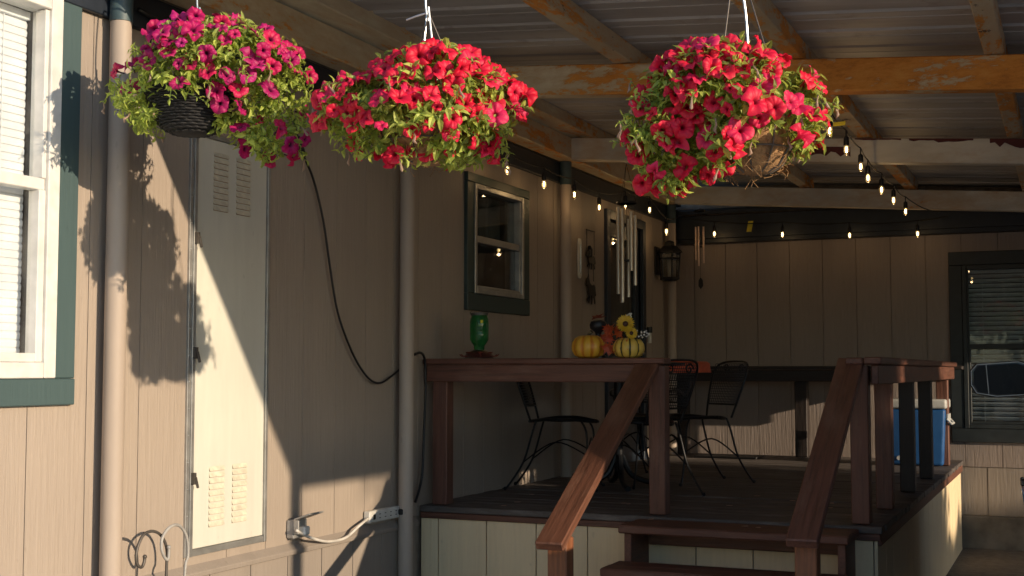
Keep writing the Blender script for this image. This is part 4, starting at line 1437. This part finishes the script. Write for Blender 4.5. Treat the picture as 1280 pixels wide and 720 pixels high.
def make_chair():
    root = thing('patio_chair', 'x', 'chair', (0, 0, 0), 0, 'wrought iron chairs around the patio table')
    I = M['iron']
    SH = 0.50
    s = MB()
    ring = [(0.235 * math.cos(t_) * (1 + 0.06 * math.cos(4 * t_)), 0.235 * math.sin(t_) * (1 + 0.06 * math.cos(4 * t_)), SH + 0.012 * math.cos(2 * t_)) for t_ in [2 * PI * i / 36 for i in range(36)]]
    s.tube(ring, 0.011, 8, closed=True)
    lattice(s, lambda u, v: Vector(((u - .5) * 0.44 * math.sqrt(max(0.05, 1 - (v * 2 - 1) ** 2 * .85)), (v - .5) * 0.44, SH - 0.012 * math.sin(PI * u) * math.sin(PI * v))), 18, 18, 0.0022)
    s.build('seat', I, root)
    b = MB()
    lean = lambda z: -0.20 - (z - SH) * 0.34
    outl = [(-0.17, SH), (-0.20, 0.62), (-0.225, 0.78), (-0.215, 0.88), (-0.15, 0.925), (0, 0.935), (0.15, 0.925), (0.215, 0.88), (0.225, 0.78), (0.20, 0.62), (0.17, SH)]
    b.tube(spline([(x, lean(z) - 0.03 * (1 - (x / .23) ** 2), z) for x, z in outl], 4), 0.0085, 8)
    b.tube([(-0.19, lean(.60) - .01, .60), (0, lean(.60) - 0.03, .60), (0.19, lean(.60) - .01, .60)], 0.008, 6)
    lattice(b, lambda u, v: Vector(((u - .5) * (0.39 + 0.05 * v), lean(0.60 + 0.30 * v) - 0.03 * (1 - (2 * u - 1) ** 2), 0.60 + 0.315 * v)), 20, 16, 0.0024)
    for sx in (-1, 1):          # scrolls at the top
        b.tube([(sx * (0.10 + 0.045 * (1 - i / 16) * math.cos(i * .62)), lean(.86) - .035, 0.87 + 0.045 * (1 - i / 16) * math.sin(i * .62)) for i in range(15)], 0.006, 6)
    b.build('backrest', I, root)
    for sx in (-1, 1):
        f = MB(); f.tube(spline([(sx * 0.17, 0.15, SH), (sx * 0.19, 0.19, 0.42), (sx * 0.185, 0.20, 0.25), (sx * 0.20, 0.235, 0.06), (sx * 0.215, 0.26, 0.008)], 4), 0.0078, 8)
        f.ball((sx * 0.215, 0.26, 0.010), 0.014, 6); f.build('leg', I, root, smooth='auto')
        f = MB(); f.tube(spline([(sx * 0.17, -0.17, SH), (sx * 0.185, -0.20, 0.40), (sx * 0.19, -0.26, 0.2), (sx * 0.20, -0.36, 0.04), (sx * 0.20, -0.39, 0.008)], 4), 0.0078, 8)
        f.ball((sx * 0.20, -0.39, 0.010), 0.014, 6); f.build('leg', I, root, smooth='auto')
    st = MB()
    for (a, b_) in (((-.185, .2, .25), (.185, .2, .25)), ((-.185, .2, .25), (-.19, -.26, .2)), ((.185, .2, .25), (.19, -.26, .2))):
        m_ = (Vector(a) + Vector(b_)) / 2 + Vector((0, 0, 0.12))
        st.tube(spline([a, m_, b_], 6), 0.006, 6)
    st.build('stretcher', I, root, smooth='auto')
    return root

ch = make_chair()
TX, TY = -2.80, 8.20
spots = [(-3.10, 7.95, -1.35, 'black patio chair left of the table, standing close to the long wall'),
         (-2.42, 8.72, 2.40, 'black patio chair right of the table, its mesh back beside the orange cloth'),
         (-2.52, 7.80, 1.15, 'black patio chair mostly hidden by the post at the top of the steps'),
         (-2.85, 9.0, 3.00, 'black patio chair on the far side of the table with its back to the door')]
for i, (x, y, a, lab) in enumerate(spots):
    o = ch if i == 0 else copy_tree(ch)
    o.location = (x, y, DZ + 0.003)
    o.rotation_euler.z = a
    o['label'] = lab
    o.scale = (0.92, 0.92, 0.90)
    if i == 3:
        for sx in (-1, 1):
            a_ = MB(); a_.tube(spline([(sx * 0.205, -0.25, 0.66), (sx * 0.25, -0.05, 0.70), (sx * 0.255, 0.12, 0.70), (sx * 0.24, 0.17, 0.665), (sx * 0.225, 0.14, 0.64), (sx * 0.215, 0.13, 0.50)], 5), 0.0095, 8)
            a_.build('armrest', M['iron'], o, smooth='auto')

tb = thing('patio_table', 'black pedestal patio table under an orange cloth on the deck', 'table', (TX, TY, DZ + 0.003))
tb.scale = (1, 1, 0.955)
b = MB(); b.lathe([(0.50, 0.845), (0.53, 0.85), (0.53, 0.865), (0.50, 0.87)], 40); b.build('tabletop', M['iron'], tb, smooth='auto')
b = MB(); b.tube([(0, 0, 0.10), (0, 0, 0.845)], 0.032, 16); b.build('pedestal', M['iron'], tb, smooth='auto')
for q in range(4):
    th = PI / 2 * q + 0.5
    d = Vector((math.cos(th), math.sin(th), 0))
    b = MB(); b.tube(spline([d * 0.02 + Vector((0, 0, 0.22)), d * 0.08 + Vector((0, 0, 0.09)), d * 0.2 + Vector((0, 0, 0.035)), d * 0.34 + Vector((0, 0, 0.016))], 5), 0.020, 8)
    b.build('leg', M['iron'], tb, smooth='auto')
b = MB()
n = 64
b.lathe([(0.55, 0.852), (0.552, 0.80), (0.545, 0.80), (0.545, 0.851)], n, (0, 0, 0), lambda th, i: 1 + (0.012 * math.sin(9 * th) if 1 <= i <= 2 else 0))
b.lathe([(0.0, 0.874), (0.53, 0.874), (0.549, 0.862), (0.55, 0.852)], n)
cl = b.build('tablecloth', M['orange'], smooth='auto', loc=(TX + 0.03, TY + 0.12, DZ + 0.003 - 0.038))
tag(cl, 'plain orange red cloth covering the patio table top', 'tablecloth')

# ice chest in the far corner of the deck
c = thing('ice_chest', 'blue ice chest with a white lid at the far end of the deck', 'cooler', (-1.20, 11.16, DZ + 0.004))
b = MB()
b.add([(-.22, -.18, 0), (.22, -.18, 0), (.22, .18, 0), (-.22, .18, 0), (-.245, -.2, .46), (.245, -.2, .46), (.245, .2, .46), (-.245, .2, .46)],
      [(3, 2, 1, 0), (4, 5, 6, 7), (0, 1, 5, 4), (1, 2, 6, 5), (2, 3, 7, 6), (3, 0, 4, 7)])
b.build('body', M['blue'], c, bevel=0.025, segs=3, smooth='auto')
b = MB(); b.box(-.255, .255, -.21, .21, .462, .54); b.build('lid', M['lid'], c, bevel=0.02, segs=3, smooth='auto')
b = MB()
b.box(.248, .262, -.11, .11, .36, .42)
b.tube([(.25, -.12, .38), (.285, -.11, .34), (.285, .11, .34), (.25, .12, .38)], 0.010, 8); b.build('handle', M['lid'], c, bevel=0.003)
b = MB(); b.tube([(-0.12, -.19, .06), (-0.12, -.225, .06)], 0.018, 12); b.build('drain_plug', M['lid'], c, smooth='auto')

# dark mat on the deck by the back rail
b = MB(); b.box(-3.12, -2.55, 11.18, 11.5, DZ + 0.004, DZ + 0.022)
tag(b.build('tray', M['cable'], bevel=0.006), 'low black tray lying on the deck by the back rail', 'tray')

# tape and tag under the white beams
c_ = at(1045, 155, X=-1.17)
b = MB(); b.prism([(-0.035, -0.012), (0.03, -0.010), (0.032, 0.012), (-0.036, 0.010)], (0, 0.003, 0))
tag(b.build('yellow_tag', M['tag_yellow'], loc=c_ + Vector((0.02, 0, 0.0))), 'short yellow tape tag on the bulb string beside the right basket', 'tag')
c_ = at(937, 283, Y=11.68)
b = MB(); b.prism([(-0.03, -0.05), (0.015, -0.05), (0.035, 0.05), (-0.012, 0.05)], (0, 0.003, 0))
tag(b.build('yellow_ribbon', M['tag_yellow'], loc=c_), 'yellow strip hanging in front of the navy fascia', 'ribbon')

# ------------------------------------------------------------------ pickup parked at the right edge
HD = R(92.5)
tr = thing('pickup_truck', 'black pickup parked at the right edge, its door mirror reaching into view', 'truck', (0.745, 6.95, 0), HD)
P_ = M['paint_black']
b = MB()        # body side profile (x forward, z up), lofted across with tumblehome
side = [(-3.88, 0.55), (-3.90, 1.22), (-1.85, 1.24), (-1.55, 1.27), (0.25, 1.22), (0.45, 1.17), (1.50, 1.07), (1.80, 0.98), (1.88, 0.60), (1.70, 0.42),
        (1.42, 0.42), (1.36, 0.66), (1.20, 0.82), (0.98, 0.86), (0.76, 0.82), (0.60, 0.66), (0.54, 0.40), (-2.10, 0.42), (-2.16, 0.66), (-2.32, 0.82), (-2.54, 0.86), (-2.76, 0.82), (-2.92, 0.66), (-2.98, 0.50)]
lay = [(-0.90, 0.0), (-0.985, 0.0), (0.985, 0.0), (0.90, 0.0)]
n = len(side)
vv, ff = [], []
for wy in (-1, -0.5, 0.5, 1):
    for (x, z) in side:
        yy = wy if abs(wy) < 1 else wy * (0.985 - 0.05 * abs(z - 0.85) / 0.4 - (0.10 * max(0, x - 1.2) / 0.7))
        vv.append((x, yy, z))
for i in range(3):
    for k_ in range(n): ff.append((i * n + k_, i * n + (k_ + 1) % n, (i + 1) * n + (k_ + 1) % n, (i + 1) * n + k_))
ff.append(tuple(range(n - 1, -1, -1))); ff.append(tuple(3 * n + k_ for k_ in range(n)))
b.add(vv, ff)
body = b.build('body', P_, tr, bevel=0.03, segs=3, smooth='auto')
b = MB()
cab0 = [(-1.80, 0.90, 1.262), (0.30, 0.90, 1.232), (-1.42, 0.66, 1.86), (-0.35, 0.66, 1.86), (-0.40, 0.67, 1.84)]
b.add([(-1.80, -.90, 1.255), (.42, -.90, 1.225), (.42, .90, 1.225), (-1.80, .90, 1.255), (-1.40, -.68, 1.90), (-.42, -.68, 1.90), (-.42, .68, 1.90), (-1.40, .68, 1.90)],
      [(3, 2, 1, 0), (4, 5, 6, 7), (0, 1, 5, 4), (1, 2, 6, 5), (2, 3, 7, 6), (3, 0, 4, 7)])
cab = b.build('cab', P_, tr, bevel=0.05, segs=3, smooth='auto')
GD = plain('tinted_glass', (0.01, 0.012, 0.012), 0.1, Coat_Weight=0.5)
for sx in (-1, 1):
    b = MB()
    q = [(-1.62, .868, 1.33), (.22, .868, 1.31), (-.46, .704, 1.81), (-1.34, .704, 1.82)]
    b.add([(x, sx * (y + .012), z) for x, y, z in q], [(0, 1, 2, 3)])
    b.build('side_window', GD, cab)
b = MB(); b.add([(.375, -.78, 1.31), (.375, .78, 1.31), (-.345, .60, 1.83), (-.345, -.60, 1.83)], [(0, 1, 2, 3)]); b.v = [(x + .03, y, z + .02) for x, y, z in b.v]
b.build('windscreen', GD, cab)
b = MB(); b.add([(-1.775, -.74, 1.33), (-1.775, .74, 1.33), (-1.46, .60, 1.84), (-1.46, -.60, 1.84)], [(0, 1, 2, 3)]); b.v = [(x - .022, y, z + .01) for x, y, z in b.v]
b.build('rear_window', GD, cab)
for x in (0.98, -2.54):
    for sy in (-1, 1):
        w = MB(); w.v = []
        w.lathe([(.20, -.115), (.33, -.115), (.365, -.08), (.37, 0), (.365, .08), (.33, .115), (.20, .115)], 36)
        o = w.build('wheel', M['tyre'], tr, smooth='auto', loc=(x, sy * 0.80, 0.37), rot=(R(90), 0, 0))
        w = MB(); w.lathe([(.05, -.10), (.205, -.10), (.205, .10), (.17, .09), (.06, .085)], 30); w.build('rim', M['rim'], o, smooth='auto')
for sy in (-1, 1):
    m_ = MB()
    y0 = sy * 0.90
    pts = [(0.03, 0.015), (0.055, -0.012), (0.20, -0.022), (0.30, -0.005), (0.325, 0.04), (0.325, 0.115), (0.295, 0.15), (0.09, 0.165), (0.04, 0.15), (0.022, 0.10)]
    m_.prism([(sy * u, v) for u, v in pts], (0.10, 0, 0), (0.0, y0, 1.435), ((0, 1, 0), (0, 0, 1)))
    m_.bar((0.05, sy * 0.86, 1.36), (0.05, y0 + sy * 0.06, 1.45), 0.07, 0.05)
    h = m_.build('door_mirror', P_, tr, bevel=0.014, segs=3, smooth='auto')
    g_ = MB()
    ins = [(0.175 + (u - 0.175) * 0.88, 0.068 + (v - 0.068) * 0.84) for u, v in pts]
    g_.prism([(sy * u, v) for u, v in ins], (-0.004, 0, 0), (-0.001, y0, 1.435), ((0, 1, 0), (0, 0, 1)))
    g_.build('mirror_glass', M['mirror'], h)
    r_ = MB()
    r_.tube([(-0.004, y0 + sy * (0.175 + (u - 0.175) * 0.94), 1.435 + 0.068 + (v - 0.068) * 0.92) for u, v in pts], 0.004, 6, closed=True)
    r_.tube([(-0.006, y0 + sy * 0.235, 1.435 - 0.005), (-0.006, y0 + sy * 0.245, 1.435 + 0.145)], 0.003, 6)
    r_.build('mirror_trim', M['rim'], h, smooth='auto')
    d_ = MB(); d_.box(-0.92, -0.78, sy * 0.985, sy * 1.005, 1.05, 1.08); d_.build('door_handle', P_, tr, bevel=0.006)
    l_ = MB(); l_.box(-3.915, -3.86, sy * 0.70, sy * 0.90, 0.80, 1.15); l_.build('tail_lamp', M['red_lens'], tr, bevel=0.01)
    l_ = MB(); l_.box(1.78, 1.87, sy * 0.52, sy * 0.80, 0.76, 0.94); l_.build('headlamp', M['plastic_white'], tr, bevel=0.02)
b = MB(); b.box(-3.99, -3.91, -0.9, 0.9, 0.42, 0.56); b.build('bumper', M['rim'], tr, bevel=0.02)

# ------------------------------------------------------------------ unseen yard trees; two are shaped to dapple and block the low sun
M['bark'] = plain('bark', (0.10, 0.075, 0.055), 0.9, bump=0.8, scale=9)
M['tree_leaf'] = leaf_mat('tree_leaf', (0.025, 0.055, 0.012), (0.085, 0.13, 0.03), 0.3)
def tree(label, x, y, h, crown_z, crown_r, nl, seed, leaf):
    r_ = random.Random(seed)
    root = thing('yard_tree', label, 'tree', (x, y, 0))
    tk, lf = MB(), MB()
    tk.tube(spline([(0, 0, -0.2), (0.05, 0.02, h * 0.3), (-0.05, 0.06, h * 0.6), (0.03, 0, h * 0.92)], 5), [h * 0.028 * (1 - 0.055 * i) for i in range(16)], 10)
    tips = []
    for i in range(16):
        z = h * r_.uniform(0.32, 0.85)
        th = r_.random() * 2 * PI
        ln = crown_r * r_.uniform(0.6, 1.0)
        a = Vector((0, 0, z)); e = a + Vector((math.cos(th) * ln, math.sin(th) * ln, ln * r_.uniform(0.1, 0.6)))
        m_ = a.lerp(e, .5) + Vector((r_.gauss(0, .1), r_.gauss(0, .1), r_.gauss(.1, .1)))
        tk.tube(spline([a, m_, e], 4), [h * 0.010 * (1 - 0.09 * j) for j in range(9)], 6)
        tips += [m_, e, m_.lerp(e, .5)]
    tips = [t_ for t_ in tips if t_.z > crown_z]
    for i in range(nl):
        t_ = r_.choice(tips)
        p = t_ + Vector((r_.gauss(0, 1), r_.gauss(0, 1), r_.gauss(0, .8))) * crown_r * 0.17
        add_leaf(lf, p, Vector((r_.gauss(0, 1), r_.gauss(0, 1), r_.gauss(-.2, 1))), Vector((0, 0, 1)), leaf * r_.uniform(.7, 1.3), leaf * .3)
    tk.build('trunk', M['bark'], root, smooth='auto')
    lf.build('crown', M['tree_leaf'], root)
tree('small yard tree on the sunny side of the truck', 13.5, 3.1, 4.45, 1.6, 1.35, 3200, 3, 0.17)
tree('tall bushy yard tree behind the viewer', -1.5, -16.0, 6.0, 1.2, 2.8, 9000, 4, 0.24)
tree('unseen broad tree added to block low sun from the porch wall', 14.0, 4.65, 6.6, 1.6, 1.9, 14000, 5, 0.26)  # dense crown added to keep low sun off the wall under the roof

# unseen hedge added beyond the truck to block low sky light from the porch
r_ = random.Random(9)
hg = thing('sky_blocker_hedge', 'unseen tall hedge added to keep low sky light out of the porch', 'hedge', (16, 14, 0))
b = MB()
nx = 48
vv, ff = [], []
secs = [(-1.1, 0), (-1.2, 1.5), (-1.0, 3.2), (-0.5, 4.2), (0.5, 4.2), (1.0, 3.2), (1.2, 1.5), (1.1, 0)]
for i in range(nx + 1):
    y = -10.5 + 23 * i / nx
    for (x, z) in secs:
        q = 0.35 * mnoise.noise(Vector((y * 0.9, x * 2, z)))
        vv.append((x + q, y, max(0, z + (q if z else 0))))
for i in range(nx):
    for k in range(7): ff.append((i * 8 + k, i * 8 + k + 1, (i + 1) * 8 + k + 1, (i + 1) * 8 + k))
ff.append(tuple(range(8))); ff.append(tuple(nx * 8 + k for k in reversed(range(8))))
b.add(vv, ff)
b.build('branches', M['bark'], hg)
b = MB()
for i in range(9000):
    f_ = r_.choice(ff[:-2]); q = [Vector(vv[k]) for k in f_]
    p = q[0].lerp(q[1], r_.random()).lerp(q[3].lerp(q[2], r_.random()), r_.random())
    add_leaf(b, p, Vector((r_.gauss(0, 1), r_.gauss(0, 1), r_.gauss(0, 1))), Vector((0, 0, 1)), r_.uniform(.18, .32), 0.07)
b.build('foliage', M['tree_leaf'], hg)

# a few fallen petals on the steps and the deck edge
r_ = random.Random(77)
first = None
for (x0, x1, y0, y1, z, n_) in ((-2.1, -1.1, 6.32, 6.6, 0.760, 5), (-3.2, -2.2, 6.7, 7.6, DZ + 0.005, 6), (-1.9, -1.1, 6.7, 8.0, DZ + 0.005, 5)):
    for i in range(n_):
        if first is None:
            pb_ = MB()
            pb_.prism([(0.018 * math.cos(a) * (1 + .25 * math.sin(3 * a)), 0.013 * math.sin(a)) for a in [2 * PI * q / 14 for q in range(14)]], (0, 0, 0.0015), (0, 0, 0), ((1, 0, 0), (0, 1, 0)))
            first = o = pb_.build('fallen_petal', M['wilt'])
        else:
            o = first.copy(); C.objects.link(o)
        tag(o, 'small dry petal fallen on the dark deck boards or steps', 'petal', 'fallen petals on the deck')
        o.location = (r_.uniform(x0, x1), r_.uniform(y0, y1), z)
        o.rotation_euler = (0, 0, r_.random() * 6)
